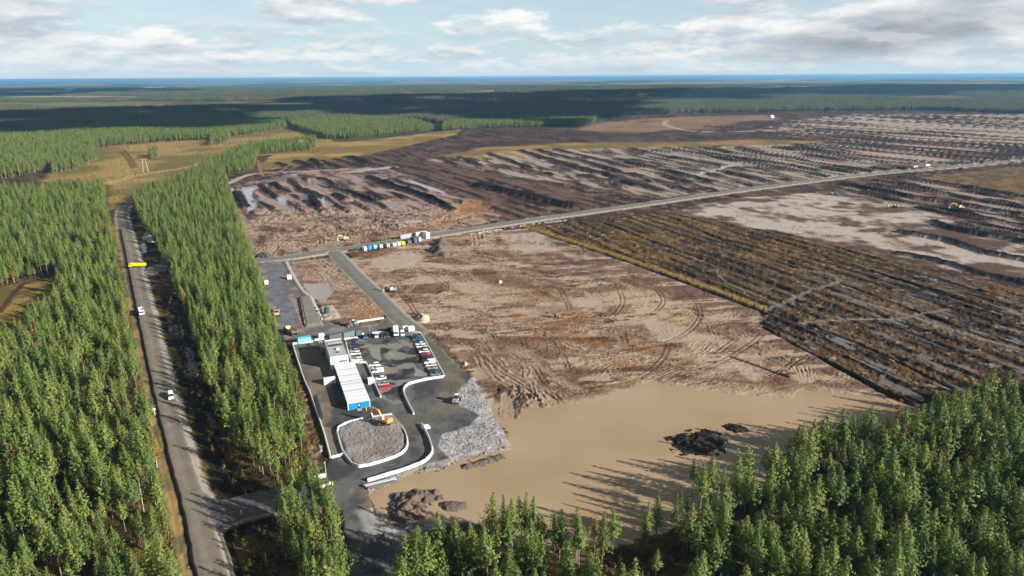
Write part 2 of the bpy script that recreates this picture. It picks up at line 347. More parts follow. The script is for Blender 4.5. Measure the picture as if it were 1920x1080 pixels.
# pale, wet mud plain right of the road
i, m = area([(1240, 398), (1390, 372), (1560, 358), (1700, 385), (1850, 440), (1980, 470), (2000, 545), (1760, 498), (1600, 462), (1480, 438), (1330, 412)], 4, 9, 22, 5); x, y = X[i], Y[i]
a = fbm((x + .35 * y) / 38, (y - .35 * x) / 26, 5, 41) * .6 + .4 * fbm((x * .9 + y * .4) / 9, (y * .9 - .4 * x) / 12, 3, 42)
put(i, m, mixn(sstep(.40, .58, a), A(96, 76, 64), A(192, 177, 164)), (n_b[i] - .5) * .25, 0, MUD); W[i] = np.maximum(W[i], m * sstep(.52, .6, a) * .75)
# left peat mud
i, m = area([(425, 350), (560, 322), (640, 320), (740, 316), (800, 350), (880, 378), (945, 412), (800, 440), (650, 465), (470, 492), (455, 440), (432, 390)], 3, 6, 15, 6); x, y = X[i], Y[i]
a = fbm((x * .86 + y * .5) / 8, (-x * .5 + y * .86) / 45, 4, 45); nearb = sstep(720, 600, y)
col = mixn(sstep(.40, .58, a + (nearb - .5) * .10), A(86, 64, 56), A(170, 142, 128)); col = mixn(sstep(.52, .66, fbm(x / 5, y / 5, 3, 47)) * .55, col, A(92, 68, 56)); put(i, m, col, (n_b[i] - .5) * .6, 0, MUD)
W[i] = np.maximum(W[i], m * sstep(.60, .66, fbm(x / 26, y / 26, 3, 46)) * .8 * (1 - nearb))
ridges([(440, 352), (560, 335), (730, 325), (880, 378), (840, 405), (660, 400), (470, 400)], -61, 19, 5.0, 2.0, A(56, 43, 38), A(168, 146, 138), 35, .53, .35)
# upper left peat band above the pale track
ridges([(500, 312), (640, 296), (780, 290), (800, 320), (560, 318)], -58, 26, 7, 1.6, A(44, 34, 31), A(104, 80, 72), 36, .5)
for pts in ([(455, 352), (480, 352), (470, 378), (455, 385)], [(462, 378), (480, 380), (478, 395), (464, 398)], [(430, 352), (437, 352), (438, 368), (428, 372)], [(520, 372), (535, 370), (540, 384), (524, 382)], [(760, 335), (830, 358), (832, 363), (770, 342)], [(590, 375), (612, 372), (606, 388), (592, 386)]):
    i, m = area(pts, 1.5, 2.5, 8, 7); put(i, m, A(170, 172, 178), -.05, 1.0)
# orange subsoil
i, m = area([(655, 448), (700, 444), (760, 424), (830, 396), (885, 374), (915, 380), (922, 398), (870, 412), (820, 424), (790, 436), (720, 448)], 3, 6, 12, 8); put(i, m * sstep(.3, .5, n_b[i] * .6 + n_a[i] * .4), mixn(sstep(.4, .6, n_b[i]), A(178, 128, 88), A(148, 108, 82)), None, 0)
i, m = area([(738, 416), (790, 412), (798, 420), (760, 424)], 1, 1.5); put(i, m, A(196, 184, 172), -.1, .8)
# brush field (uncleared heather and stumps)
BRUSH = [(982, 428), (1240, 396), (1400, 425), (1600, 468), (1760, 505), (2050, 572), (2050, 720), (1750, 780), (1690, 752), (1429, 612), (1425, 580), (1300, 530)]
i, m = area(BRUSH, 1.2, 1.5, 6, 9); x, y = X[i], Y[i]
a = fbm((x * .94 + y * .34) / 6, (-x * .34 + y * .94) / 40, 4, 51); b = fbm(x / 3.2, y / 3.2, 3, 52)
col = mixn(sstep(.42, .6, a), A(92, 70, 46), A(56, 44, 34)); olive = sstep(.5, .62, fbm(x / 28, y / 28, 3, 53) * .6 + b * .4) * (.35 + .65 * sstep(330, 480, y - x * .15)); col = mixn(olive * .8, col, A(122, 94, 48))
col = mixn(sstep(.70, .78, b) * .7, col, A(166, 148, 130)); put(i, m, col, (b - .45) * 1.0, 0, PEAT)
fu = np.abs(((x * .927 + y * .375 + (fbm(x / 60, y / 60, 2, 56) - .5) * 10) / 11.0) % 1 - .5) * 2; fr = sstep(.62, .92, fu) * sstep(.35, .5, fbm((x * .927 + y * .375) / 10, (-x * .375 + y * .927) / 60, 3, 57)); fl = sstep(.30, .05, fu) * sstep(.46, .58, fbm((x * .927 + y * .375) / 9, (-x * .375 + y * .927) / 50, 3, 58))
C[i] += (A(40, 30, 24) - C[i]) * (fr * m * .85)[:, None]; Z[i] += fr * m * .7; C[i] += (A(132, 108, 86) - C[i]) * (fl * m * .55)[:, None]
pd = sstep(.66, .71, fbm((x * .94 + y * .34) / 4, (-x * .34 + y * .94) / 14, 3, 54)) * sstep(470, 340, y) * m
W[i] = np.maximum(W[i], pd); C[i] += (A(128, 122, 120) - C[i]) * pd[:, None] * .7; Z[i] *= 1 - pd
for pts in ([(980, 428), (1100, 466), (1230, 510), (1425, 582)], [(1425, 612), (1560, 684), (1700, 762)], [(1240, 400), (1400, 470), (1560, 525), (1760, 600), (1920, 660)], [(1130, 418), (1300, 480), (1480, 545)], [(1400, 432), (1640, 510), (1920, 600)], [(1430, 580), (1600, 640), (1790, 730)]):
    i, m, s, _ = stroke(pts, .9 if pts[0][0] > 1000 else 1.5, .5, .4); put(i, m, A(34, 27, 22), -.9, 0)
for pts in ([(980, 423), (1100, 461), (1230, 504), (1425, 575)],):
    i, m, s, _ = stroke(pts, 3.2, 1.2, 1.5); put(i, m * .8, A(150, 122, 58), .5)
for pts, w, wt in (([(1434, 582), (1480, 565), (1520, 545), (1562, 532), (1572, 523), (1555, 514), (1500, 505)], 1.5, .4), ([(1500, 605), (1580, 600), (1680, 598), (1730, 588), (1775, 580)], 1.4, .5), ([(1562, 548), (1640, 572), (1700, 590), (1800, 622), (1930, 660)], 1.7, .6), ([(1345, 505), (1350, 518), (1375, 535), (1420, 552)], 1.3, .3)):
    i, m, s, al = stroke(pts, w, .5, .4); g = .5 + .5 * np.cos(s * 2 * math.pi / 1.5); put(i, m, mixn(g, A(70, 56, 46), A(158, 146, 138)), (g - .5) * -.15, wt)

# big mud field ------------------------------------------------------
MUDP = [(642, 490), (700, 470), (830, 442), (985, 428), (1200, 500), (1425, 585), (1429, 614), (1700, 762), (1760, 800), (1500, 830), (1250, 740), (1000, 800), (930, 790), (880, 700), (815, 625), (745, 590), (700, 540)]
i, m = area(MUDP, 1.5, 1.5, 8, 10); x, y = X[i], Y[i]
a = fbm((x + .15 * y) / 42, (y - .15 * x) / 9, 5, 61); b = fbm(x / 24, y / 24, 4, 62); c = fbm((x + .2 * y) / 9, (y - .2 * x) / 2.2, 4, 63)
col = mixn(sstep(.40, .60, a), A(134, 106, 86), A(184, 157, 132)); col = mixn(sstep(.50, .62, b) * .85, col, A(126, 92, 66)); col = mixn(sstep(.58, .70, c) * .8, col, A(84, 62, 50))
e, _, _ = seg_dist(x, y, GP([(985, 428), (1200, 500), (1425, 585), (1429, 614), (1700, 762)])); col = mixn((1 - sstep(8, 34, e + (b - .5) * 40)) * .75, col, A(112, 86, 78))
f2 = fbm((x + .3 * y) / 4.5, (y - .3 * x) / 1.4, 3, 66); col = mixn(sstep(.56, .72, f2) * .55, col, A(96, 72, 56)); col = mixn(sstep(.60, .74, fbm(x / 70, y / 40, 4, 67)) * .6, col, A(110, 78, 58))
put(i, m, col, .10 + (b - .5) * .35 + (c - .5) * .3 + (f2 - .5) * .2, 0, MUD)
pd = sstep(.55, .66, fbm((x + .2 * y) / 30, (y - .2 * x) / 9, 5, 64)) * m; pd *= sstep(.30, .42, .9 - sstep(.55, .7, c))
C[i] += (A(192, 168, 140) - C[i]) * (pd * .85)[:, None]; W[i] = np.maximum(W[i], pd * .75); Z[i] += (-.06 - Z[i]) * pd
for pts, wv in (([(690, 488), (760, 470), (800, 478), (780, 498), (720, 510)], .9), ([(850, 530), (900, 526), (940, 540), (900, 552), (860, 548)], .7), ([(930, 440), (1000, 436), (1060, 470), (980, 478)], .8), ([(1005, 565), (1100, 560), (1190, 545), (1120, 575), (1010, 585)], .7), ([(1190, 590), (1300, 618), (1345, 640), (1300, 652), (1230, 628)], .7), ([(1380, 672), (1440, 700), (1420, 716), (1370, 690)], .5), ([(1040, 470), (1110, 482), (1080, 492)], .8)):
    i, m = area(pts, 4, 6, 9, 11); put(i, m * .85, A(192, 170, 146), -.08, wv)
for pts, c in (([(1190, 548), (1240, 556), (1300, 590), (1340, 612), (1300, 615), (1240, 590), (1180, 575)], A(192, 166, 124)), ([(820, 545), (1000, 545), (1180, 545), (1200, 560), (1000, 562), (830, 566)], A(190, 164, 128)), ([(1020, 540), (1200, 620), (1300, 690), (1180, 690), (980, 630), (880, 600)], A(148, 104, 66)), ([(1000, 470), (1090, 485), (1200, 520), (1150, 530), (1030, 505)], A(92, 64, 54)), ([(900, 490), (1030, 510), (1070, 540), (950, 525)], A(112, 78, 56))):
    i, m = area(pts, 4, 9, 12, 12); put(i, m * .7 * sstep(.3, .6, n_b[i]), np.array(c))
i, m = area([(885, 640), (960, 640), (1060, 700), (1110, 738), (1000, 782), (945, 805), (925, 765)], 4, 8, 10, 19); put(i, m * .65, mixn(sstep(.4, .6, n_b[i]), A(108, 86, 72), A(150, 128, 110)))
# small lot between the roads
i, m = area([(538, 494), (600, 484), (628, 482), (660, 520), (720, 590), (700, 606), (640, 606), (610, 590), (592, 560), (565, 525)], 1, 1.5, 6, 13); x, y = X[i], Y[i]
a = fbm(x / 10, y / 5, 4, 71); put(i, m, mixn(sstep(.4, .6, a), A(128, 100, 82), A(170, 144, 124)), .15 + (n_c[i] - .5) * .4, 0, MUD)
i, m = area([(566, 533), (620, 530), (628, 545), (612, 562), (585, 562)], 1, 2.5, 7, 14); put(i, m, A(170, 158, 152), 0, .95)
i, m = area([(660, 565), (700, 560), (722, 592), (690, 602), (655, 595)], 2, 3, 6, 15); put(i, m * .8, A(168, 122, 78), None, 0)

# wheel and caterpillar ruts: bundles of parallel grooves along surveyed and random paths
def ruts(P, w, period, depth, dark, seed, only=None, tint=None):
    P = smooth_line(P) if len(P) > 2 else P
    i = sel(P, w + 1); i = i[(K[i] == MUD)] if only is None else i
    if len(i) == 0: return
    d, s, al = seg_dist(X[i], Y[i], P); k = d < w; i, s, al, d = i[k], s[k], al[k], d[k]
    if len(i) == 0: return
    L = al.max() + 1e-6
    ph = s / period + (fbm(al / 12, s * 0 + seed, 3, seed) - .5) * 1.5 + (vnoise(al / 5, s / 2.5, seed + 8) - .5) * .5; g = .5 + .5 * np.cos(2 * math.pi * ph); g = sstep(.5, .95, g) * (.35 + .65 * _h(np.round(ph).astype(np.int64), np.zeros(len(ph), np.int64), seed))
    f = (1 - sstep(w * .55, w, d)) * sstep(0, .12, al / L) * sstep(1, .88, al / L) * sstep(.30, .52, vnoise(al / 9, np.round(ph) * 5.1, seed + 3) * .6 + .4 * n_b[i]) * (1 - .65 * W[i])
    C[i] += (np.array(dark) - C[i]) * (g * f * .85)[:, None]
    if tint is not None: C[i] += (np.array(tint) - C[i]) * ((1 - g) * f * .5)[:, None]
    Z[i] += (-g + .35) * f * depth * 2; W[i] = np.maximum(W[i] * (1 - f * .5), 0)
DKM, PALE = A(72, 52, 42), A(196, 172, 146)
fixed = [([(900, 640), (940, 690), (1000, 730), (1040, 760)], 6, 2.4), ([(880, 640), (925, 700), (985, 745)], 5, 2.6), ([(950, 650), (1020, 700), (1090, 740)], 5, 2.4), ([(985, 680), (1000, 740), (1000, 785)], 4, 2.1), ([(1020, 720), (1060, 745)], 6, 2.2),
         ([(1000, 640), (1150, 665), (1280, 690), (1420, 720)], 9, 2.1), ([(1080, 690), (1250, 715), (1400, 730), (1520, 745)], 7, 1.8), ([(1180, 560), (1260, 580), (1330, 625), (1300, 660), (1180, 680)], 9, 1.9), ([(1330, 600), (1420, 650), (1520, 705), (1640, 752)], 9, 1.8), ([(1400, 640), (1480, 680), (1500, 712)], 7, 1.7), ([(1420, 650), (1500, 680), (1515, 715)], 5, 1.5),
         ([(760, 490), (820, 520), (880, 548)], 12, 2.4), ([(850, 500), (880, 530), (940, 560)], 12, 2.4), ([(690, 500), (730, 520), (770, 550)], 9, 2.2), ([(840, 470), (930, 500), (1010, 520)], 10, 2.2), ([(860, 580), (910, 600), (960, 620)], 10, 2.2), ([(830, 590), (880, 610), (930, 640)], 9, 2.1), ([(780, 560), (900, 560), (1050, 575)], 8, 2.0),
         ([(1050, 610), (1180, 625), (1270, 640)], 8, 1.9), ([(1110, 705), (1160, 680), (1230, 675)], 6, 1.6), ([(1220, 715), (1290, 690), (1340, 700)], 6, 1.7), ([(540, 500), (600, 520), (640, 545)], 8, 2), ([(590, 500), (630, 530), (670, 550)], 7, 2), ([(660, 560), (690, 580), (715, 598)], 6, 1.9),
         ([(640, 410), (655, 425), (690, 440)], 14, 3.2), ([(600, 415), (640, 430), (670, 452)], 14, 3.2), ([(690, 385), (690, 410), (660, 430)], 14, 3.0), ([(560, 420), (620, 425), (700, 415)], 11, 3.0), ([(820, 395), (850, 400), (880, 408)], 10, 3.2), ([(1420, 430), (1500, 440), (1560, 455)], 14, 3.4), ([(1380, 400), (1480, 425), (1580, 430)], 14, 3.2), ([(1600, 440), (1650, 450), (1700, 462)], 10, 3.0), ([(850, 445), (880, 452), (940, 470)], 11, 2.8), ([(900, 450), (960, 465), (1000, 490)], 10, 2.6)]
for q, (pts, w_, per) in enumerate(fixed): ruts(GP(pts), w_, per, .16, DKM, 200 + q, tint=PALE)
rg = np.random.default_rng(11); MW = GP(MUDP); LM = GP([(440, 400), (700, 395), (900, 405), (640, 460), (480, 480)]); RM = GP([(1300, 400), (1560, 365), (1900, 470), (1700, 480), (1450, 430)])
for q in range(190):
    poly = MW if q < 125 else (LM if q < 160 else RM); lo, hi = poly.min(0), poly.max(0)
    p = lo + rg.random(2) * (hi - lo)
    if not inside(p[:1], p[1:2], poly)[0]: continue
    a = R(rg.choice([-20, -5, 8, 20, -62, -68, -55, -40, 35])) + rg.normal(0, .15); kk = rg.normal(0, .012); L = rg.uniform(25, 85); P = [p]
    for s_ in range(6): a += kk * L / 6; P.append(P[-1] + np.array([math.cos(a), math.sin(a)]) * L / 6)
    f = 1.0 if q < 125 else 1.5
    ruts(np.array(P), rg.uniform(1.6, 6.0) * f, rg.uniform(1.5, 2.4) * f, rg.uniform(.08, .16), DKM * rg.uniform(.8, 1.7), 400 + q, tint=PALE if rg.random() < .5 else None)

# churned black peat where the mud field runs down into the pond
i, m = area([(928, 735), (965, 722), (1010, 735), (1050, 750), (1010, 778), (985, 792), (960, 800), (940, 790)], 3, 7, 7, 41); q_ = fbm(X[i] / 1.6, Y[i] / 4.5, 3, 43); k_ = sstep(.46, .58, q_); put(i, m * k_ * .8, A(66, 50, 42)); Z[i] += m * ((k_ - .4) * .45); 
i, m = area([(1080, 715), (1150, 722), (1200, 735), (1120, 742)], 3, 7, 7, 44); q_ = fbm((X[i] + Y[i] * .4) / 6, (Y[i] - X[i] * .2) / 2.2, 3, 45); k_ = sstep(.46, .58, q_); put(i, m * k_ * .7, A(86, 64, 50)); Z[i] += m * (k_ - .4) * .3
for q in range(90):
    lo, hi = LM.min(0), LM.max(0); p = lo + rg.random(2) * (hi - lo)
    if not inside(p[:1], p[1:2], LM)[0]: continue
    a = R(rg.choice([-75, -60, -45, 10, 40, -90])) + rg.normal(0, .2); kk = rg.normal(0, .012); L = rg.uniform(40, 120); P = [p]
    for s_ in range(6): a += kk * L / 6; P.append(P[-1] + np.array([math.cos(a), math.sin(a)]) * L / 6)
    ruts(np.array(P), rg.uniform(4, 14), rg.uniform(2.8, 4.2), .28, DKM * rg.uniform(.8, 1.2), 700 + q, tint=PALE if rg.random() < .7 else None)
for q in range(150):                     # single machine tracks: two ruts that sweep across the mud
    poly = MW if q < 110 else LM; lo, hi = poly.min(0), poly.max(0); p = lo + rg.random(2) * (hi - lo)
    if not inside(p[:1], p[1:2], poly)[0]: continue
    a = R(rg.choice([-15, 0, 12, 25, -62, -70, -50, 45])) + rg.normal(0, .2); kk = rg.normal(0, .011); L = rg.uniform(50, 150); P = [p]
    for s_ in range(9): a += kk * L / 9; P.append(P[-1] + np.array([math.cos(a), math.sin(a)]) * L / 9)
    P = smooth_line(P, 2); i = sel(P, 4); i = i[K[i] == MUD]
    if len(i) == 0: continue
    d, s_, al = seg_dist(X[i], Y[i], P); wd = 1.05 if q < 110 else 1.5; g = (1 - sstep(.25 * wd, .75 * wd, np.abs(np.abs(s_) - wd))) * (d < 3 * wd) * sstep(.28, .45, vnoise(al / 11, al * 0 + q, 77)) * sstep(0, .1, al / (al.max() + 1e-6)) * sstep(1, .9, al / (al.max() + 1e-6))
    C[i] += (DKM * rg.uniform(.8, 1.5) - C[i]) * (g * .75 * (1 - .5 * W[i]))[:, None]; Z[i] -= g * .14
# explicit long windrows ------------------------------------------------
def windrow(pts, w_, h, dark, seed=0):
    i, m, s, al = stroke(pts, w_, w_ * .5, w_ * .5, 5, seed); i0 = i
    put(i, m, np.array(dark) * .8); C[i] *= (0.75 + .5 * n_c[i])[:, None]; Z[i] += m * h * (.6 + .8 * n_b[i] * (n_c[i] + .5)); W[i] *= 1 - m
for pts, w_, h in (([(1580, 345), (1700, 368), (1800, 384), (1930, 406)], 4.5, 2.6), ([(1640, 338), (1760, 360), (1830, 376), (1935, 392)], 4, 2.2), ([(1690, 332), (1800, 348), (1940, 372)], 4, 2.), ([(1755, 392), (1860, 412), (1940, 428)], 3.5, 2.), ([(1752, 418), (1800, 432), (1940, 458)], 4.5, 2.6), ([(1690, 436), (1780, 452), (1850, 474), (1940, 492)], 4, 2.4), ([(1690, 476), (1760, 490), (1850, 515), (1940, 534)], 3.5, 1.8),
                   ([(895, 349), (960, 362), (1075, 389)], 6.5, 4.2), ([(690, 333), (740, 350), (800, 372), (850, 395)], 4.5, 2.4), ([(620, 350), (660, 365), (700, 380)], 4, 2), ([(555, 303), (585, 313)], 5, 3), ([(585, 300), (603, 311)], 5, 3), ([(520, 306), (545, 314)], 5, 2.4), ([(650, 295), (690, 304)], 6, 2.6), ([(1330, 238), (1420, 243)], 9, 3.5), ([(1418, 238), (1470, 240)], 9, 4), ([(1150, 228), (1240, 230)], 9, 2.5), ([(585, 368), (598, 388)], 4, 2.5), ([(630, 365), (650, 374)], 5, 2.5), ([(695, 362), (720, 376)], 4, 2), ([(445, 362), (462, 390)], 5, 2.4), ([(510, 345), (545, 362)], 4, 2.)):
    windrow(pts, w_, h, A(40, 31, 29), len(pts) * 3)
i, m, s, _ = stroke([(1370, 668), (1410, 682), (1475, 706)], .9, .3, .2); put(i, m, A(40, 32, 30), -.5)
# pale gravel tracks
for pts, w_, c in (([(424, 346), (470, 327), (540, 322), (620, 319), (700, 316), (740, 314)], 4.5, A(176, 166, 156)), ([(660, 322), (735, 314)], 9, A(170, 168, 164)), ([(424, 350), (422, 365), (434, 385), (445, 420), (455, 455)], 3, A(186, 172, 162)), ([(530, 323), (600, 355), (640, 385)], 1.6, A(150, 130, 120)), ([(610, 320), (650, 340)], 1.5, A(140, 122, 114)), ([(1250, 226), (1248, 234), (1300, 246), (1420, 246), (1560, 238)], 6, A(178, 162, 146)), ([(1300, 330), (1360, 314), (1390, 305)], 4, A(180, 170, 164)), ([(545, 312), (500, 330), (490, 322), (483, 300)], 2, A(150, 120, 92))):
    i, m, s, _ = stroke(pts, w_, w_ * .35, w_ * .3); put(i, m, c, .1, 0)

# roads -------------------------------------------------------------------
LEFTROAD = [(402, 1135), (392, 1080), (374, 1010), (355, 940), (336, 880), (322, 820), (309, 765), (296, 710), (284, 655), (273, 600), (262, 548), (250, 498), (241, 458), (233, 425), (229, 405), (233, 390), (250, 380), (275, 372)]
MAINROAD = [(462, 492), (540, 484), (610, 473), (690, 462), (800, 444), (900, 428), (1000, 413), (1100, 399), (1220, 382), (1350, 363), (1500, 343), (1650, 325), (1800, 313), (1925, 301), (2060, 291)]
ACCESS = [(628, 474), (652, 500), (684, 532), (716, 563), (748, 596), (782, 622)]
def road(pts, w_, sh, zc_, cols, shc, cls=ROAD):
    i, m, s, al = stroke(pts, w_ + sh, sh * .6, sh * .35); put(i, m, np.array(shc) * (.85 + .3 * 1), zc_ * .5, 0, cls)
    i, m, s, al = stroke(pts, w_, .5, .25); tr = np.cos(s / w_ * math.pi * 2.0); f = sstep(.2, .9, .5 + .5 * tr) * .8
    n = fbm(s / 1.2, al / 16, 3, 5); put(i, m, mixn(np.clip(f * .6 + (n - .5) * .5, 0, 1), np.array(cols[0]), np.array(cols[1])), zc_ + .10 * (1 - (s / w_) ** 2), 0, cls)
# ditch and wet ground beside the left road
i, m, s, _ = stroke([(440, 1000), (400, 880), (372, 800), (350, 730), (330, 660), (312, 600), (290, 540), (282, 500), (268, 470), (255, 430), (245, 405)], 9, 3, 3); put(i, m, mixn(sstep(.42, .6, n_b[i]), A(50, 40, 30), A(108, 92, 46)), -.35 + (n_c[i] - .5) * .4, 0, FLOOR)
i, m, s, _ = stroke([(420, 900), (398, 830), (380, 760), (362, 690), (345, 630), (330, 590), (310, 540)], 4, 1.5, 2); put(i, m, A(46, 40, 36), -.6, 0)
for pts in ([(326, 608), (340, 606), (346, 628), (332, 632)], [(342, 645), (358, 650), (372, 700), (366, 706), (345, 695), (352, 672)], [(313, 575), (321, 590), (324, 618), (317, 620)], [(260, 395), (270, 398), (272, 412), (258, 408)], [(262, 455), (272, 452), (276, 470), (266, 474)], [(318, 660), (326, 690), (332, 720), (326, 716)], [(388, 775), (402, 785), (405, 800), (392, 795)]):
    i, m = area(pts, .5, 1.0, 4, 16); put(i, m, A(52, 56, 66), -.62, 1.0)
i, m = area([(278, 518), (310, 512), (335, 545), (318, 562), (292, 548)], 1, 1.5, 4, 3); put(i, m * .9, A(92, 66, 54), .1 + (n_c[i] - .3) * 1.2, 0)
i, m, s, _ = stroke([(232, 400), (237, 396), (240, 420), (243, 435)], 1.1, .4, .2); put(i, m, A(214, 212, 206))
road([(q[0], q[1]) for q in LEFTROAD], 4.3, 1.9, .55, (A(128, 119, 108), A(152, 142, 129)), A(164, 155, 142))
i, m, s, _ = stroke([(367, 1135), (352, 1060), (341, 1000), (326, 930), (306, 850), (290, 780), (274, 700), (258, 620), (244, 545), (232, 480), (222, 430)], 1.3, .5, .3); put(i, m, mixn(sstep(.4, .6, n_c[i]), A(62, 56, 50), A(92, 84, 76)), -.3)
i, m, s, _ = stroke([(356, 1135), (338, 1050), (322, 960), (302, 870), (284, 790), (267, 705), (250, 620), (236, 545), (225, 480), (213, 420)], 1.5, .7, .9); put(i, m * .8, mixn(sstep(.4, .6, n_b[i]), A(112, 104, 66), A(166, 136, 80)), .3, 0)
i, m = area([(268, 512), (280, 498), (330, 492), (332, 503), (300, 510), (282, 520)], .6, .8); put(i, m, A(132, 128, 122), .4, 0, ROAD)
# south entrance
i, m = area([(380, 925), (395, 938), (430, 935), (500, 920), (560, 915), (640, 895), (650, 935), (560, 965), (480, 975), (425, 992), (412, 1005), (400, 985)], .6, 1.0); put(i, m, mixn(sstep(.4, .6, n_b[i]), A(98, 96, 96), A(128, 124, 122)), .45, .1, ROAD)
i, m, s, _ = stroke([(560, 958), (480, 972), (422, 992), (420, 1010), (436, 1060), (448, 1135)], .7, .2, .1); put(i, m, A(140, 130, 108), .5)
i, m, s, _ = stroke([(560, 962), (480, 977), (428, 998), (427, 1012), (444, 1060), (456, 1135)], .8, .3, .1); put(i, m, A(40, 34, 28), -.5)
road(MAINROAD, 5.6, 3.2, .7, (A(124, 121, 114), A(146, 142, 134)), A(176, 164, 152))
# rubble along the main road
i, m, s, _ = stroke([(870, 442), (920, 434), (1000, 421), (1060, 414)], 1.5, .5, 1.); put(i, m * (n_c[i] > .5), A(205, 200, 195), .9)
# north-west working area
i, m = area([(478, 494), (548, 489), (556, 512), (580, 548), (606, 600), (640, 612), (720, 606), (745, 596), (790, 622), (690, 632), (545, 650), (512, 610), (496, 560), (488, 520)], .8, 1.2, 5, 17); x, y = X[i], Y[i]; a = fbm(x / 8, y / 8, 4, 81)
put(i, m, mixn(sstep(.38, .62, a), A(112, 106, 102), A(144, 134, 128)), .3 + (n_c[i] - .5) * .12, 0, YARD)
i, m, s, _ = stroke([(512, 498), (518, 530), (530, 570), (546, 612)], 4, 1.5, 1.6); put(i, m, mixn(sstep(.4, .6, n_c[i]), A(120, 122, 130), A(100, 98, 100)), .25, .75)
road(ACCESS, 4.2, 1.6, .6, (A(124, 121, 114), A(138, 134, 126)), A(150, 142, 132))
i, m, s, _ = stroke([(536, 492), (548, 516), (566, 545), (584, 562), (597, 590)], 1.1, .4, .3); put(i, m, A(188, 176, 164), .8, 0)
i, m = area([(562, 560), (582, 558), (606, 612), (574, 614)], .5, .3); put(i, m, A(138, 134, 126), 1.5, 0, YARD)
i, m = area([(600, 578), (622, 574), (640, 598), (606, 602)], .8, .8); put(i, m, A(190, 172, 150), .8, 0)

# compound yard -------------------------------------------------------------
YARDP = [(546, 648), (590, 640), (690, 627), (780, 617), (812, 640), (852, 680), (892, 715), (958, 835), (830, 868), (690, 912), (700, 960), (725, 985), (760, 1010), (760, 1140), (640, 1140), (655, 1050), (640, 960), (600, 935), (592, 900), (620, 862), (588, 760), (570, 710)]
i, m = area(YARDP, .7, .8, 4, 18); x, y = X[i], Y[i]; a = fbm(x / 9, y / 9, 4, 91); b = fbm(x / 2.5, y / 2.5, 3, 92)
put(i, m, mixn(sstep(.36, .64, a * .7 + b * .3), A(72, 73, 75), A(108, 108, 107)), .35 + (b - .5) * .06, .05, YARD)
# worn brown lane past the car park
i, m, s, _ = stroke([(782, 622), (820, 660), (846, 710), (840, 760), (790, 790), (745, 800)], 5.5, 2.5, 1.5); put(i, m * .85, mixn(sstep(.4, .6, b[0] * 0 + n_b[i]), A(110, 104, 92), A(128, 119, 106)))
for q, pts in enumerate(([(845, 705), (820, 750), (775, 772)], [(785, 735), (800, 760), (790, 790)], [(860, 720), (850, 770), (800, 800)])): ruts(GP(pts), 5, 1.6, .02, A(92, 88, 80), 600 + q, only=1)
# car park: wet dark asphalt with puddles
i, m = area([(650, 640), (690, 632), (788, 626), (832, 708), (770, 722), (757, 735), (762, 755), (740, 760), (712, 745), (690, 684), (660, 680)], .6, .4); x, y = X[i], Y[i]
a = fbm(x / 6, y / 6, 4, 95); put(i, m, mixn(sstep(.40, .56, a), A(56, 58, 62), A(96, 97, 98)), .36, .1)
pd = sstep(.54, .57, fbm(x / 9, y / 6, 4, 96)) * m; C[i] += (A(142, 136, 120) - C[i]) * (pd * .95)[:, None]; W[i] = np.maximum(W[i], pd * .85)
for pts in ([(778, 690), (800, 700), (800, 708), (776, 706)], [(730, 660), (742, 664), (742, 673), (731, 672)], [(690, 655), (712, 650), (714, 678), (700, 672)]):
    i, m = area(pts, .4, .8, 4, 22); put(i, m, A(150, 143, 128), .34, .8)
# west part of the yard: browner
i, m = area([(552, 652), (590, 644), (612, 690), (632, 760), (612, 800), (600, 800), (585, 745), (572, 700)], 1, 1.5); put(i, m * .8, mixn(sstep(.4, .6, n_b[i]), A(118, 104, 92), A(142, 126, 110)))
i, m = area([(603, 800), (628, 806), (644, 855), (620, 860)], .6, .5); put(i, m * .9, A(138, 124, 108))
# crushed stone apron and pad
def stones(pts, c1, c2, h, seed):
    i, m = area(pts, .5, .8, 4, seed); b = fbm(X[i] / .34, Y[i] / .45, 2, seed) * .7 + .3 * fbm(X[i] / 4, Y[i] / 4, 3, seed); put(i, m, mixn(sstep(.2, .8, b), np.array(c1), np.array(c2)), h + (b - .5) * .55, 0)
stones([(886, 708), (958, 834), (845, 862), (820, 838), (832, 815), (880, 800), (900, 780), (862, 762), (858, 735)], A(96, 95, 96), A(204, 199, 200), .4, 24)
stones([(690, 910), (800, 872), (956, 832), (962, 842), (830, 880), (694, 920)], A(120, 114, 110), A(176, 168, 166), .2, 25)
PAD = [(738, 781), (700, 784), (660, 792), (636, 804), (636, 818), (648, 856), (668, 874), (690, 874), (745, 855), (760, 838), (760, 815), (752, 800)]
stones(PAD, A(112, 106, 102), A(176, 168, 163), .9, 26)
i, m = area([(700, 830), (735, 832), (735, 855), (705, 858)], 2, 3); put(i, m * .6, A(128, 106, 90))
i, m, s, _ = stroke([(694, 915), (705, 945), (722, 980), (740, 1000)], .8, .3, .3); put(i, m, A(186, 176, 170), .7)
i, m = area([(672, 960), (700, 950), (724, 985), (742, 1010), (715, 1030), (690, 1010)], 1, 1.5); put(i, m * .8, A(168, 164, 162))
i, m = area([(690, 985), (800, 965), (860, 955), (915, 958), (930, 980), (840, 990), (745, 1005)], 1, 1.8, 4, 27); put(i, m, mixn(sstep(.4, .6, n_c[i]), A(96, 92, 96), A(172, 168, 172)), .5 + (n_c[i] - .5) * .8, 0)
# rubble strip left of the compound wall
i, m = area([(548, 660), (560, 690), (578, 760), (590, 830), (600, 880), (570, 890), (572, 800), (560, 720), (545, 670)], 1, 1.5); put(i, m, mixn(sstep(.42, .6, n_c[i]), A(84, 58, 48), A(140, 118, 104)), (n_c[i] - .3) * 1.2, 0, FLOOR)

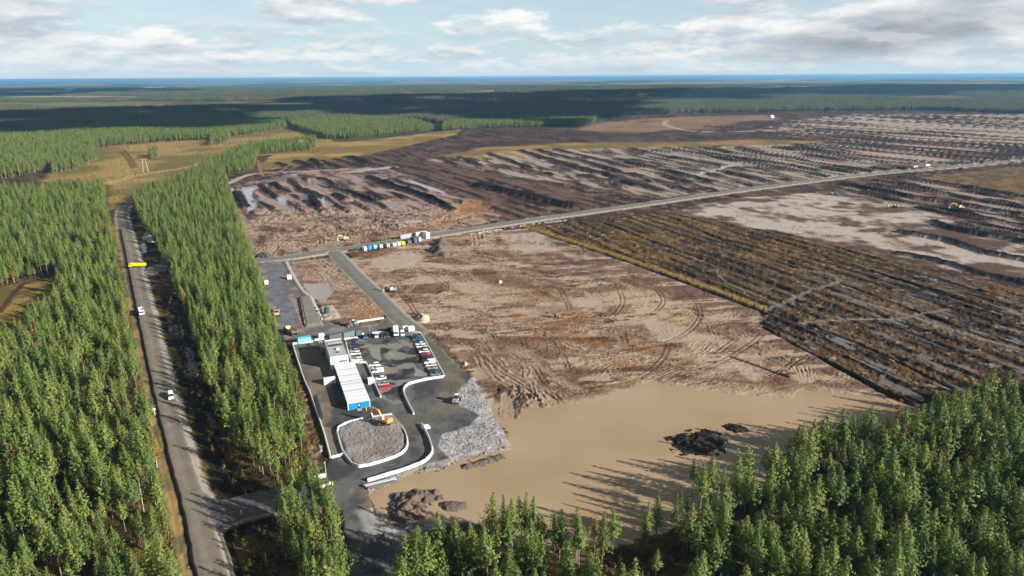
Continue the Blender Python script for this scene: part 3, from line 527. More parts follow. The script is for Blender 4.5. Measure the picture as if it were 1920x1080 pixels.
# muddy pond: bed below the water level
PONDP = [(690, 918), (760, 892), (850, 872), (962, 842), (940, 800), (925, 770), (960, 795), (1010, 772), (1100, 747), (1240, 716), (1310, 733), (1480, 748), (1505, 733), (1600, 742), (1700, 762), (1770, 806), (1620, 850), (1480, 880), (1330, 960), (1180, 1010), (1000, 1020), (900, 985), (760, 988), (722, 982)]
i, m = area(PONDP, 9, 9, 16, 29); q_ = m * (K[i] == MUD) * .8; C[i] += (A(192, 168, 138) - C[i]) * q_[:, None]; W[i] = np.maximum(W[i], q_ * .5); Z[i] += (-.12 - Z[i]) * q_ * .75
i, m = area(PONDP, 4, 5, 8, 28); put(i, m, A(150, 124, 92), -.85, .3, MUD)
WATER_Z = -0.22

# clods, roots and crumbs: fractal relief down to the finest size the mesh holds at each distance
lv = np.log2(np.maximum(step, .25)); lvx = np.log2(np.maximum(np.repeat(2 * Xh / NC, NC), .12)); grain = np.zeros(NV, np.float32); wsum = np.zeros(NV, np.float32)
for k in range(-2, 8):
    q_ = np.nonzero(np.abs(lv - k) < 1.0)[0]
    if len(q_) == 0: continue
    kx = np.round(lvx[q_].mean() * 2) / 2; w_ = 1 - np.abs(lv[q_] - k); sy_, sx_ = 2.0 ** k * 1.5, 2.0 ** kx * 2.2
    g_ = .6 * vnoise(X[q_] / sx_, Y[q_] / sy_, 300 + k) + .4 * vnoise(X[q_] / (sx_ * 2.7), Y[q_] / (sy_ * 1.9), 340 + k); grain[q_] += g_ * w_; wsum[q_] += w_
grain = np.where(wsum > 0, grain / np.maximum(wsum, 1e-3), .5)
dryv = 1 - .85 * np.clip(W, 0, 1); nearv = np.minimum(1, 1.2 / np.maximum(step, .5)) 
for cd, amp, dk, pl, hz in ((PEAT, .55, .75, .45, .5), (MUD, .36, .5, .25, .25), (CLEAR, .25, .3, .1, .3), (FLOOR, .4, .4, .25, .3), (YARD, .10, .08, .06, .03), (ROAD, .04, .0, .0, .0)):
    q_ = np.nonzero(K == cd)[0]; g_ = grain[q_]; d_ = dryv[q_]
    nf = .35 + .65 * nearv[q_]; dk_, amp_ = dk, amp; d_ = d_ * nf
    C[q_] *= (1 + (g_ - .5) * 2 * amp * d_)[:, None]
    C[q_] += (A(40, 30, 26) - C[q_]) * (sstep(.60, .74, g_) * dk * d_)[:, None] * (1 if cd != CLEAR else .6)
    C[q_] += (A(176, 152, 134) - C[q_]) * (sstep(.34, .20, g_) * pl * d_)[:, None]
    Z[q_] += (sstep(.35, .85, g_) - .4) * hz * d_
# far land rises under its woods a little
k = Y > 2800; Z[k] += (fbm(X[k] / 2500, Y[k] / 2500, 3, 99) - .5) * 24 * sstep(2800, 9000, Y[k])
fi = np.arange(NV).reshape(NR, NC)
F = np.stack([fi[:-1, :-1], fi[:-1, 1:], fi[1:, 1:], fi[1:, :-1]], -1).reshape(-1, 4)
FK = K[F[:, 0]]
FLDS = [[(185, 204), (260, 198), (380, 196), (400, 200), (300, 207), (200, 207)], [(-300, 186), (-300, 177), (180, 180), (340, 182), (330, 187), (100, 189)], [(700, 180), (720, 177), (900, 176), (905, 179)], [(1540, 200), (1545, 196), (1760, 194), (1770, 197)], [(950, 169), (1000, 166), (1180, 165), (1190, 168)], [(-200, 170), (200, 171), (300, 174), (-200, 176)], [(430, 176), (640, 173), (760, 170), (760, 173.5), (560, 177)], [(1250, 166), (1500, 163), (1640, 164), (1500, 167)], [(200, 164), (480, 162), (560, 164), (300, 166)]]
for f_ in FLDS:
    i, m = area(f_, 40, 60, 150, 31); put(i, m, mixn(n_d[i], A(172, 146, 112), A(190, 166, 128)))
V = np.stack([X, Y, Z], 1)
def terrain_piece(name, code, m_):
    f = F[FK == code]
    if len(f) == 0: return None
    used, inv = np.unique(f, return_inverse=True)
    me = mesh_np(name, V[used], inv.reshape(-1, 4), smooth=True); me.materials.append(m_)
    a = me.attributes.new('col', 'FLOAT_COLOR', 'POINT'); a.data.foreach_set('color', np.concatenate([np.clip(C[used], 0.004, .9), np.ones((len(used), 1), np.float32)], 1).astype(np.float32).ravel())
    a = me.attributes.new('wet', 'FLOAT', 'POINT'); a.data.foreach_set('value', np.clip(W[used], 0, 1).astype(np.float32))
    return tag(link(name, me), kind='structure')
for nm, cd in (('forest_floor', FLOOR), ('grass_clearing', CLEAR), ('peat_field', PEAT), ('mud_field', MUD), ('gravel_road', ROAD), ('gravel_yard', YARD)): terrain_piece(nm, cd, GMR if cd in (ROAD, YARD) else GM)
# far land material: woods and bogs told apart by broad patches
pass
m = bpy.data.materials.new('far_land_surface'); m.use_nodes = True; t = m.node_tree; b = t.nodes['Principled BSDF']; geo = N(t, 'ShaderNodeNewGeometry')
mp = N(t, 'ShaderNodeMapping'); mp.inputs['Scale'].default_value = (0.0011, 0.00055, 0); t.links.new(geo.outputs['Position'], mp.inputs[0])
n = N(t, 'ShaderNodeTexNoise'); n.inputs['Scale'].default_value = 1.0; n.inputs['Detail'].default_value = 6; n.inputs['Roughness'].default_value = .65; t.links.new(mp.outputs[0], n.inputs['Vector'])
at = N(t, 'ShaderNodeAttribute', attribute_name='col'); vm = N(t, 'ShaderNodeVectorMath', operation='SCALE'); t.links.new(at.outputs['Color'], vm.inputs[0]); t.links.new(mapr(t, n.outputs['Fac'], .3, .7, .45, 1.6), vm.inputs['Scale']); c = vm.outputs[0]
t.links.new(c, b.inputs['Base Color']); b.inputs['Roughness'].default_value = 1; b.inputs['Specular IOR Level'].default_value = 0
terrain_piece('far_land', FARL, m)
a_m = bpy.data.materials.new('outlying_ground'); a_m.use_nodes = True; a_m.node_tree.nodes['Principled BSDF'].inputs['Base Color'].default_value = (.045, .062, .03, 1); a_m.node_tree.nodes['Principled BSDF'].inputs['Specular IOR Level'].default_value = 0
me = mesh_np('ground', [(-80000, -80000, -4), (80000, -80000, -4), (80000, 80000, -4), (-80000, 80000, -4)], [(0, 1, 2, 3)]); tag(link('ground', me, mat=a_m), kind='structure')

# pond water
WAT = bpy.data.materials.new('muddy_water'); WAT.use_nodes = True; t = WAT.node_tree; b = t.nodes['Principled BSDF']
geo = N(t, 'ShaderNodeNewGeometry'); n = N(t, 'ShaderNodeTexNoise'); n.inputs['Scale'].default_value = .022; n.inputs['Detail'].default_value = 5; t.links.new(geo.outputs['Position'], n.inputs['Vector'])
t.links.new(mixc(t, mapr(t, n.outputs['Fac'], .32, .68, 0, 1), A(168, 143, 110), A(186, 162, 133)), b.inputs['Base Color']); b.inputs['Roughness'].default_value = .14; b.inputs['IOR'].default_value = 1.33; b.inputs['Specular IOR Level'].default_value = .35
wp = GP([(676, 905), (800, 868), (940, 840), (866, 722), (900, 690), (1010, 735), (1240, 700), (1500, 715), (1720, 755), (1790, 800), (1640, 880), (1340, 985), (1180, 1035), (990, 1045), (880, 1005), (735, 1000)])
bm = bmesh.new(); bm.faces.new([bm.verts.new((p[0], p[1], WATER_Z)) for p in wp[::-1]]); bmesh.ops.recalc_face_normals(bm, faces=bm.faces)
me = bpy.data.meshes.new('pond_water'); bm.to_mesh(me); bm.free(); o = link('pond_water', me, mat=WAT); tag(o, kind='structure')
if me.polygons[0].normal.z < 0: me.flip_normals()

# ------------------------------------------------------------------ haze
m = bpy.data.materials.new('haze_air'); m.use_nodes = True; t = m.node_tree; t.nodes.clear()
pv = N(t, 'ShaderNodeVolumePrincipled'); pv.inputs['Color'].default_value = (0.26, 0.60, 1.0, 1); pv.inputs['Density'].default_value = 4.4e-5; pv.inputs['Anisotropy'].default_value = 0.1
mo = N(t, 'ShaderNodeOutputMaterial'); t.links.new(pv.outputs[0], mo.inputs['Volume'])
q = 84000
hv = [(x, y, z) for z in (-6, 126) for x, y in ((-q, -q), (q, -q), (q, q), (-q, q))]
me = mesh_np('haze', hv, [(0, 3, 2, 1), (4, 5, 6, 7), (0, 1, 5, 4), (1, 2, 6, 5), (2, 3, 7, 6), (3, 0, 4, 7)]); tag(link('haze', me, mat=m), kind='stuff')

# ------------------------------------------------------------------ clouds overhead whose shadows lie across the far forest
CLD = bpy.data.materials.new('cloud_body'); CLD.use_nodes = True; t = CLD.node_tree; b = t.nodes['Principled BSDF']; b.inputs['Base Color'].default_value = (.86, .87, .9, 1); b.inputs['Roughness'].default_value = 1; b.inputs['Specular IOR Level'].default_value = 0
def cloud(shadow_px, alt, nput, rmin, rmax, seed):
    """a low cumulus of many puffs that floats where its shadow on the ground calls for"""
    P = GP(shadow_px); rg = np.random.default_rng(seed); lo, hi = P.min(0), P.max(0); bm = bmesh.new(); off = SUN_DIR * (alt / math.tan(SUN_EL)); k = 0
    cx, cy = P.mean(0)
    while k < nput:
        p = lo + rg.random(2) * (hi - lo)
        if not inside(p[:1], p[1:2], P)[0]: continue
        r = rg.uniform(rmin, rmax); k += 1
        res = bmesh.ops.create_icosphere(bm, subdivisions=2, radius=1)
        for v in res['verts']:
            d = 1 + .28 * math.sin(v.co.x * 3 + k) * math.cos(v.co.y * 4 + k * 2) + .15 * math.sin(v.co.z * 6 + k)
            v.co = Vector((p[0] - cx + v.co.x * r * d, p[1] - cy + v.co.y * r * d, max(v.co.z, -.25) * r * .38 * d))
    me = bpy.data.meshes.new('cloud'); bm.to_mesh(me); bm.free()
    o = link('cloud', me, mat=CLD, loc=(cx + off.x, cy + off.y, alt)); tag(o, kind='structure')
cloud([(-60, 256), (-60, 226), (250, 202), (500, 192), (760, 182), (1000, 178), (1160, 180), (1180, 190), (1130, 206), (1125, 228), (1060, 240), (830, 249), (815, 232), (700, 218), (550, 222), (500, 238), (300, 250)], 1150, 210, 60, 200, 1)
cloud([(1000, 180), (1300, 169), (1700, 162), (2060, 160), (2060, 172), (1920, 174.5), (1600, 178), (1400, 184), (1250, 192), (1120, 205)], 1250, 150, 110, 330, 2)
cloud([(-100, 172), (100, 167), (330, 167), (360, 173), (120, 180), (-100, 181)], 1250, 50, 150, 380, 3)

# ------------------------------------------------------------------ mesh collector
class MB:
    def __init__(s): s.bm = bmesh.new()
    def box(s, cx, cy, cz, sx, sy, sz, rz=0.0, rx=0.0, taper=1.0):
        r = bmesh.ops.create_cube(s.bm, size=1)['verts']; mt = Matrix.Translation((cx, cy, cz)) @ Matrix.Rotation(rz, 4, 'Z') @ Matrix.Rotation(rx, 4, 'X')
        for v in r:
            k = taper if v.co.z > 0 else 1
            v.co = mt @ Vector((v.co.x * sx * k, v.co.y * sy * k, v.co.z * sz))
        return s
    def prism(s, prof, x0, x1, inset=0.0, zin=1e9):
        """side profile [(y, z)] drawn out from x0 to x1; points above zin lean inwards by inset"""
        a, b = [], []
        for y, z in prof:
            k = inset if z > zin else 0
            a.append(s.bm.verts.new((x0 + k, y, z))); b.append(s.bm.verts.new((x1 - k, y, z)))
        n = len(prof); s.bm.faces.new(a); s.bm.faces.new(b[::-1])
        for i in range(n): s.bm.faces.new((a[i], b[i], b[(i + 1) % n], a[(i + 1) % n]))
        return s
    def cyl(s, p, q, r, n=10, r2=None):
        p, q = Vector(p), Vector(q); d = q - p
        v = bmesh.ops.create_cone(s.bm, cap_ends=True, segments=n, radius1=r, radius2=r if r2 is None else r2, depth=d.length)['verts']
        mt = Matrix.Translation((p + q) / 2) @ d.to_track_quat('Z', 'Y').to_matrix().to_4x4()
        for w_ in v: w_.co = mt @ w_.co
        return s
    def mesh(s, name, m=None, bevel=0.0):
        bmesh.ops.recalc_face_normals(s.bm, faces=s.bm.faces)
        if bevel: bmesh.ops.bevel(s.bm, geom=s.bm.edges[:], offset=bevel, segments=2, affect='EDGES', clamp_overlap=True)
        me = bpy.data.meshes.new(name); s.bm.to_mesh(me); s.bm.free()
        if m is not None: me.materials.append(m)
        return me
    def build(s, name, m, parent=None, bevel=0.0): return link(name, s.mesh(name, m, bevel), parent)
def copy_tree(o, parent=None):
    c = o.copy(); COL.objects.link(c)
    if parent is not None: c.parent = parent
    for ch in o.children: copy_tree(ch, c)
    return c
def head(a, b):
    """heading of local +Y along the ground direction from pixel a to pixel b"""
    p, q = G(*a), G(*b); return math.atan2(q[1] - p[1], q[0] - p[0]) - math.pi / 2

# ------------------------------------------------------------------ site offices
pSW, pNW = np.array(G(652, 756.5, 3.25)), np.array(G(626.5, 683, 3.25)); ax = (pNW - pSW); Lb = float(np.hypot(*ax)); ax = ax / Lb; rz_b = math.atan2(ax[1], ax[0]) - math.pi / 2
WB = 8.2
off = empty('office_building', (pSW[0], pSW[1], .35), rz_b, 'long low white roofed modular site office with a blue end wall and dark door', 'building')
ROOFW = mat('white_roof_sheet', (.72, .73, .74), .5, grime=.12, scale=.4)
nmod = 13; ml = Lb / nmod
wall_m, roof_m, trim_m = [MB().box(WB / 2, 0, 1.42, WB, ml - .06, 2.84).mesh('wall', BLUE), MB().prism([(-(ml - .3) / 2, 2.86), ((ml - .3) / 2, 2.86), ((ml - .3) / 2, 3.0), (0, 3.06), (-(ml - .3) / 2, 3.0)], -.12, WB + .12).mesh('roof', ROOFW), MB().box(0, 0, 1.45, .1, .16, 2.9).mesh('trim', WHITE)]
RW2 = mat('greyer_white_roof', (.60, .62, .64), .5)
SW_ = mat('pale_blue_wall', (0.10, 0.27, 0.42), .5)
for k in range(nmod):
    wv = link('wall', wall_m, off, loc=(0, ml * (k + .5), 0)); rf_ = link('roof', roof_m, off, loc=(0, ml * (k + .5), 0.004 * (k % 2)))
    if k in (3, 5, 6, 8, 10): rf_.material_slots[0].link = 'OBJECT'; rf_.material_slots[0].material = RW2
    for sx in (-.02, WB + .02):
        wn = MB().box(sx, 0, 1.7, .05, 1.2, 1.0).build('window', GLASS, off); wn.location = (0, ml * (k + .5), 0)
for sx in (.03, WB - .03): MB().box(sx, -.02, 1.45, .22, .14, 2.9).build('corner_post', WHITE, off)
MB().box(WB / 2, -.02, 2.84, WB - .3, .12, .14).build('end_fascia', WHITE, off)
d = MB().box(WB / 2, -.02, 1.05, 1.0, .1, 2.1).build('door', NAVY, off); MB().box(WB / 2, -.08, 1.45, .5, .04, .6).build('door_pane', WHITE, d)
MB().box(WB / 2, -.9, .1, 1.9, 1.5, .2).box(WB / 2, -.5, .28, 1.6, .8, .16).build('steps', GREY, off)
# canopy at the west side
pc = G(619, 722); can = empty('entrance_canopy', (pc[0], pc[1], .35), rz_b, 'small white entrance canopy on the shaded side of the long office', 'canopy')
MB().box(0, .9, 2.5, 4.6, 1.9, .14).build('canopy_roof', WHITE, can); MB().box(0, -.1, 1.2, 4.6, .12, 2.3).build('side_wall', WHITE, can)
for sx in (-2.2, 2.2): MB().box(sx, 1.75, 1.2, .1, .1, 2.4).build('post', GREY, can)
# taller grey roofed block
q = [np.array(G(*p_, 6.3)) for p_ in ((619, 669.5), (608.5, 639.5), (653, 666))]
L2 = float(np.hypot(*(q[1] - q[0]))); W2 = float(abs((q[2] - q[0]) @ np.array([ax[1], -ax[0]])))
blk = empty('office_building', (q[0][0], q[0][1], .35), rz_b, 'taller two storey site office block with flat grey roof and rows of roof vents', 'building')
MB().box(W2 / 2, L2 / 2, 2.9, W2, L2, 5.8).build('wall', WHITE, blk)
nb = 4
for k in range(nb):
    MB().box(W2 / 2, L2 / nb * (k + .5), 5.9, W2 + .2, L2 / nb - .08, .2).build('roof', ROOFG, blk)
MB().box(W2 / 2, L2 + .1, 6.0, W2 + .3, .15, .4).build('parapet', WHITE, blk); 
for sx in (-.12, W2 + .12): MB().box(sx, L2 / 2, 6.0, .15, L2 + .2, .36).build('parapet', GREY, blk)
vm_ = MB().box(0, 0, .25, .75, .75, .5).box(0, 0, .56, .95, .95, .1).mesh('roof_vent', BLACK, .03); vg = MB().box(0, 0, .2, .9, .7, .4).mesh('roof_vent', GREY, .03)
for k in range(6): link('roof_vent', vm_, blk, loc=(1.2 + k * (W2 - 2.4) / 5, L2 * .62, 6.0)); link('roof_vent', vg, blk, loc=(1.3 + k * (W2 - 2.4) / 5, L2 * .78, 6.0))
MB().box(W2 * .55, L2 * .36, 6.4, 1.1, 1.1, .8).build('roof_fan', WHITE, blk, .05); MB().box(W2 * .5, L2 * .2, 6.2, .8, .8, .4).build('roof_fan', BLACK, blk, .05)
acm = MB().box(0, -.35, 0, .95, .5, .8).mesh('air_conditioner', GREY, .04); fanm = MB().cyl((0, -.59, 0), (0, -.63, 0), .32, 14).mesh('fan', BLACK)
for sx in (W2 - 3.0, W2 - 1.9, W2 - .9):
    a_ = link('air_conditioner', acm, blk, loc=(sx, -.02, 3.6)); link('fan', fanm, a_)
wmesh = MB().box(-.02, 0, 0, .06, 1.3, 1.1).mesh('window', GLASS)
for zz_ in (1.7, 4.4):
    for k in range(4): link('window', wmesh, blk, loc=(0, L2 * (k + .5) / 4, zz_)); link('window', wmesh, blk, loc=(W2 + .04, L2 * (k + .5) / 4, zz_))
# outside stair on the shaded side
st_ = empty('outside_stair', (*G(603, 657), .35), rz_b, 'steel outside stair in the shadow beside the grey roofed office block', 'stair')
for k in range(10): MB().box(0, k * .6 - 3, .3 + k * .27, 1.3, .34, .06).build('step', GREY, st_)
for sx in (-.7, .7):
    mbx = MB(); mbx.prism([(-3.2, .1), (-3.0, .1), (2.7, 2.75), (2.7, 3.0), (2.5, 3.0)], sx - .04, sx + .04).build('stringer', GREY, st_)
    MB().cyl((sx, -3, 1.2), (sx, 2.6, 3.9), .06, 6).build('handrail', WHITE, st_)
MB().box(0, 3.4, 2.95, 1.5, 1.6, .1).build('landing', GREY, st_)
for sx in (-.6, .6): MB().box(sx, 4, 1.45, .1, .1, 2.9).build('post', GREY, st_)

# ------------------------------------------------------------------ white barrier walls
def panel_mesh():
    bm_ = MB(); prof = [(-.36, 0), (.36, 0), (.34, .2), (.2, .42), (.15, .95), (-.15, .95), (-.2, .42), (-.34, .2)]
    return bm_.prism(prof, -.48, .48).mesh('panel', CONC)
PANEL = panel_mesh()
def barrier(pts, label, z=.34, h=1.0, cl=3.0, name='barrier_wall'):
    P = GP(pts); P = smooth_line(P, 3) if len(P) > 3 else P
    seg = np.hypot(*np.diff(P, axis=0).T); cum = np.concatenate([[0], np.cumsum(seg)]); n = max(1, int(round(cum[-1] / cl)))
    t_ = np.linspace(0, cum[-1], n + 1); Q = np.stack([np.interp(t_, cum, P[:, 0]), np.interp(t_, cum, P[:, 1])], 1)
    root = empty(name, (Q[0][0], Q[0][1], z), 0, label, 'barrier', 'white barrier walls round the compound')
    for a, b in zip(Q[:-1], Q[1:]):
        dd = b - a; L = float(np.hypot(*dd)); o = link('panel', PANEL, root); c_ = (a + b) / 2 - Q[0]
        o.location = (c_[0], c_[1], 0); o.rotation_euler = (0, 0, math.atan2(dd[1], dd[0]) + random.uniform(-.012, .012)); o.scale = (L, 1, h * .9 * random.uniform(.95, 1.05))
    return root
barrier([(549, 648), (559, 680), (571, 715), (581, 737), (589, 760), (605, 806), (613, 834), (620, 861)], 'long white barrier wall along the tree line on the left of the compound')
barrier([(621, 861), (634, 857.5), (646, 854.5)], 'short white barrier wall closing the lane left of the stone pad')
barrier([(736, 781), (712, 784), (685, 788), (658, 794), (640, 801), (633, 808), (634, 819), (642, 846), (648, 857), (658, 870), (667, 877.5), (685, 877), (716, 868), (745, 858), (759, 848), (764, 837), (762, 819), (756, 807)], 'white barrier wall looping round the crushed stone pad', h=1.15)
barrier([(791, 799), (800, 815), (807, 831), (811, 848), (807, 858), (794, 870), (765, 881.5), (726, 894), (689, 905)], 'curved white barrier wall between the exit lane and the muddy pond', h=1.35)
barrier([(776, 779), (767, 762), (759, 744), (756.5, 734), (762, 725), (772, 721), (800, 714), (832, 709)], 'curved white barrier wall at the near end of the car park', h=1.2)
barrier([(833, 707), (811, 666), (789, 627)], 'straight white barrier wall behind the long row of parked cars')
barrier([(788, 626), (778, 625), (771, 624)], 'short white barrier wall at the top right corner of the car park')
barrier([(549, 647), (568, 645), (588, 642.5)], 'white barrier wall in front of the light blue container')
barrier([(590, 640), (618, 636), (641, 633), (683, 628)], 'white barrier wall in front of the two dark grey containers')
barrier([(698, 626.5), (722, 625)], 'white barrier wall behind the parked pickups at the top of the car park')
barrier([(645, 638), (671, 635.5)], 'short white barrier wall at the head of the inner parking row')
barrier([(647.5, 640), (651, 654), (657, 673), (660.5, 681)], 'white barrier wall between the grey roofed office block and the parked cars')
barrier([(662, 682), (675, 682), (687, 682)], 'short white barrier wall ending the inner parking row')
barrier([(688, 684), (696, 702), (704, 723), (714, 747)], 'straight white barrier wall between the long office and the white cars')
barrier([(592, 921), (606, 915), (620, 909)], 'short white barrier wall half hidden by pines at the entrance', h=.9)

# ------------------------------------------------------------------ vehicles
def wheels(root, r, wid, track, ys, z0=0.0, mt=DARK):
    tm = MB().cyl((-wid / 2, 0, 0), (wid / 2, 0, 0), r, 14).mesh('wheel', mt); hm = MB().cyl((-wid / 2 - .02, 0, 0), (wid / 2 + .02, 0, 0), r * .5, 10).mesh('hub', GREY)
    for y_ in ys:
        for sx in (-1, 1):
            o = link('wheel', tm, root, loc=(sx * track / 2, y_, r + z0)); link('hub', hm, o)
def make_car(kind):
    root = bpy.data.objects.new('parked_car', None); COL.objects.link(root)
    if kind == 'car':
        prof = [(-2.15, .32), (2.15, .32), (2.2, .55), (2.1, .74), (1.05, .92), (-1.85, .98), (-2.18, .85), (-2.2, .5)]; gl = [(1.05, .92), (.25, 1.40), (-1.35, 1.42), (-1.95, .98)]; rf = [(.22, 1.405), (-1.33, 1.425), (-1.33, 1.47), (-.5, 1.5), (.15, 1.46)]
    elif kind == 'wagon':
        prof = [(-2.3, .34), (2.25, .34), (2.3, .6), (2.2, .8), (1.15, .98), (-2.25, 1.02), (-2.33, .6)]; gl = [(1.15, .98), (.4, 1.5), (-1.95, 1.5), (-2.25, 1.02)]; rf = [(.38, 1.505), (-1.93, 1.505), (-1.93, 1.56), (-.8, 1.6), (.3, 1.56)]
    else:
        prof = [(-2.45, .35), (2.4, .35), (2.45, .75), (2.3, 1.0), (1.6, 1.15), (-2.45, 1.15)]; gl = [(1.6, 1.15), (.95, 1.85), (-2.35, 1.85), (-2.45, 1.15)]; rf = [(.97, 1.86), (-2.34, 1.86), (-2.34, 1.97), (-1, 2.02), (.85, 1.95)]
    body = MB().prism(prof, -.9, .9, .06, .9).mesh('body', WHITE, .05); link('body', body, root)
    if kind == 'van': MB().prism([(.2, 1.15), (.1, 1.85), (-2.36, 1.86), (-2.46, 1.15)], -.9, .9, .1, 1.5).build('cargo_side', WHITE, root)
    link('windows', MB().prism(gl, -.86, .86, .17, 1.2).mesh('windows', GLASS), root)
    link('roof', MB().prism(rf, -.70, .70, .04, 1.45).mesh('roof', WHITE, .02), root)
    hl = MB().box(0, 0, 0, .35, .12, .16).mesh('headlight', LAMP)
    for sx in (-.65, .65): link('headlight', hl, root, loc=(sx, prof[2][0] - .02, .66))
    wheels(root, .33, .22, 1.58, (1.35, -1.35)); return root
protos = {k: make_car(k) for k in ('car', 'wagon', 'van')}; used_p = set()
def car(px, py, a, paint, kind, label, group=None, cat='car', name='parked_car', z=.36, s=1.0):
    src = protos[kind]
    if kind in used_p: o = copy_tree(src)
    else: o = src; used_p.add(kind)
    p = G(px, py, .9); o.name = name; o.location = (p[0], p[1], z); o.rotation_euler = (0, 0, a); o.scale = (s, s, s); tag(o, label, cat, group)
    for ch in o.children:
        if ch.name.split('.')[0] in ('body', 'roof', 'cargo_side'): ch.material_slots[0].link = 'OBJECT'; ch.material_slots[0].material = paint
    return o
along = head((789, 627), (833, 707)); face_w = along - math.pi / 2
ORD = ['first', 'second', 'third', 'fourth', 'fifth', 'sixth', 'seventh', 'eighth', 'ninth', 'tenth', 'eleventh', 'twelfth', 'thirteenth', 'fourteenth', 'fifteenth']
rowc = [(NAVY, 'navy'), (CBLUE, 'blue'), (CHAR, 'charcoal'), (WHITE, 'white'), (WHITE, 'white'), (CHAR, 'charcoal'), (WHITE, 'white'), (RED, 'red'), (NAVY, 'navy'), (CHAR, 'charcoal'), (WHITE, 'white'), (WHITE, 'white'), (SILVER, 'silver'), (CHAR, 'charcoal'), (TEAL, 'grey teal')]
a0, a1 = np.array(G(780.5, 634)), np.array(G(817, 704))
for k, (pm, cn) in enumerate(rowc):
    p = a0 + (a1 - a0) * k / (len(rowc) - 1); px, py = PX(p[0], p[1], 0)
    car(px, py - 3, face_w + math.pi * (random.random() < .3) + random.uniform(-.04, .04), pm, random.choice(['car', 'wagon', 'wagon', 'van']) if pm is WHITE else random.choice(['car', 'wagon']), f'{cn} car, {ORD[k]} from the far end of the row along the right hand wall', 'cars parked along the right hand wall')
for k, (px, py, pm, cn) in enumerate([(661, 639, CHAR, 'charcoal'), (662, 645.5, NAVY, 'navy'), (663, 651.5, CHAR, 'black'), (665, 657.5, SILVER, 'silver'), (666.5, 663, WHITE, 'white'), (668, 668.5, TEAL, 'grey teal'), (670, 674.5, WHITE, 'white')]):
    car(px, py, face_w + random.uniform(-.05, .05), pm, ('wagon', 'car')[k % 2], f'{cn} car, {ORD[k]} from the far end of the row beside the grey roofed office', 'cars parked beside the grey roofed office')
for k, (px, py, pm, kd, lb) in enumerate([(702, 684, WHITE, 'wagon', 'white car at the far end of the short row behind the long office'), (706, 690, WHITE, 'wagon', 'white car second from the far end of the short row behind the long office'), (708.5, 696, WHITE, 'van', 'white van in the middle of the short row behind the long office'), (714, 709, WHITE, 'car', 'white car standing alone just above the silver one'), (719, 719.5, SILVER, 'car', 'silver car parked tight against the red car'), (721, 726.5, RED, 'wagon', 'bright red car at the near end of the short row')]):
    car(px, py, face_w + random.uniform(-.05, .05), pm, kd, lb, 'cars in the short row by the long office')
face_s = head((742, 618), (745, 640))
for px, py, pm, kd, lb, ct, s in [(685, 631, CBLUE, 'car', 'blue car standing alone at the top left of the car park', 'car', 1), (706, 629.5, WHITE, 'van', 'white pickup van left of the black cars at the top of the car park', 'van', 1), (718, 630, CHAR, 'car', 'black car right of the white pickup van', 'car', 1), (726.5, 628.5, CHAR, 'wagon', 'black car left of the white box truck', 'car', 1), (754.5, 626, WHITE, 'van', 'white van right of the white box truck', 'van', 1.05), (728, 617.5, NAVY, 'wagon', 'dark car parked outside the wall behind the box truck', 'car', 1)]:
    car(px, py, face_s if py > 620 else face_w, pm, kd, lb, None, ct)
car(320.5, 744.5, head((320, 744), (330, 790)), WHITE, 'van', 'white van driving on the gravel road in the forest', None, 'van', 'road_van', .66, 1.1)
# cab + box / tipper trucks
def truck(name, px, py, a, z, cabm, boxm, label, cat, box=True, length=8.2, boxh=1.9, tip=False, group=None):
    p = G(px, py, 1.0); r = empty(name, (p[0], p[1], z), a, label, cat, group); f = length / 2
    MB().box(0, -.2, .85, 1.0, length - .8, .25).build('chassis', DARK, r)
    MB().prism([(f - 1.9, .75), (f - .05, .75), (f, 1.5), (f - .15, 2.75), (f - .4, 2.95), (f - 1.9, 2.95)], -1.2, 1.2, .06, 2).build('cab', cabm, r, .06)
    MB().prism([(f - .02, 1.75), (f + .03, 1.75), (f - .1, 2.65), (f - .14, 2.65)], -1.05, 1.05).build('windscreen', GLASS, r)
    for sx in (-1.21, 1.21): MB().box(sx, f - .8, 2.15, .03, .9, .75).build('side_window', GLASS, r)
    for sx in (-.85, .85): MB().box(sx, f - .02, 1.0, .4, .12, .2).build('headlight', LAMP, r)
    if not tip: MB().box(0, -1.1, 1.05 + boxh / 2 + .15, 2.5, length - 2.3, boxh).build('cargo_box', boxm, r, .04)
    else:
        b0, b1 = -f, f - 2.15; hh = boxh; o = bpy.data.objects
        MB().box(0, (b0 + b1) / 2, 1.15, 2.4, b1 - b0, .14).build('bed_floor', boxm, r)
        for sx in (-1.2, 1.2): MB().box(sx, (b0 + b1) / 2, 1.2 + hh / 2, .1, b1 - b0, hh).build('bed_side', boxm, r)
        MB().box(0, b1 - .05, 1.3 + hh / 2, 2.5, .12, hh + .2).build('headboard', boxm, r); MB().box(0, b0 + .05, 1.2 + hh * .45, 2.3, .1, hh * .9).build('tailgate', boxm, r)
    wheels(r, .52, .34, 2.1, (f - 1.2, -f + .9, -f + 2.2) if length > 7 else (f - 1.2, -f + 1.2)); return r
truck('box_truck', 742.5, 625, face_s, .36, WHITE, WHITE, 'white box truck parked among cars at the top of the car park', 'truck', length=7.5, boxh=2.3)
truck('tipper_truck', 258, 500, head((275, 500), (240, 501)), .6, TRYEL, TRYEL, 'bright yellow tipper truck turning off the forest road', 'truck', length=10.5, boxh=1.5, tip=True)
truck('tipper_truck', 265.5, 587, head((263, 570), (269, 600)), .66, WHITE, WHITE, 'white tipper truck on the gravel road casting shadow on the verge', 'truck', length=9.5, boxh=1.3, tip=True)
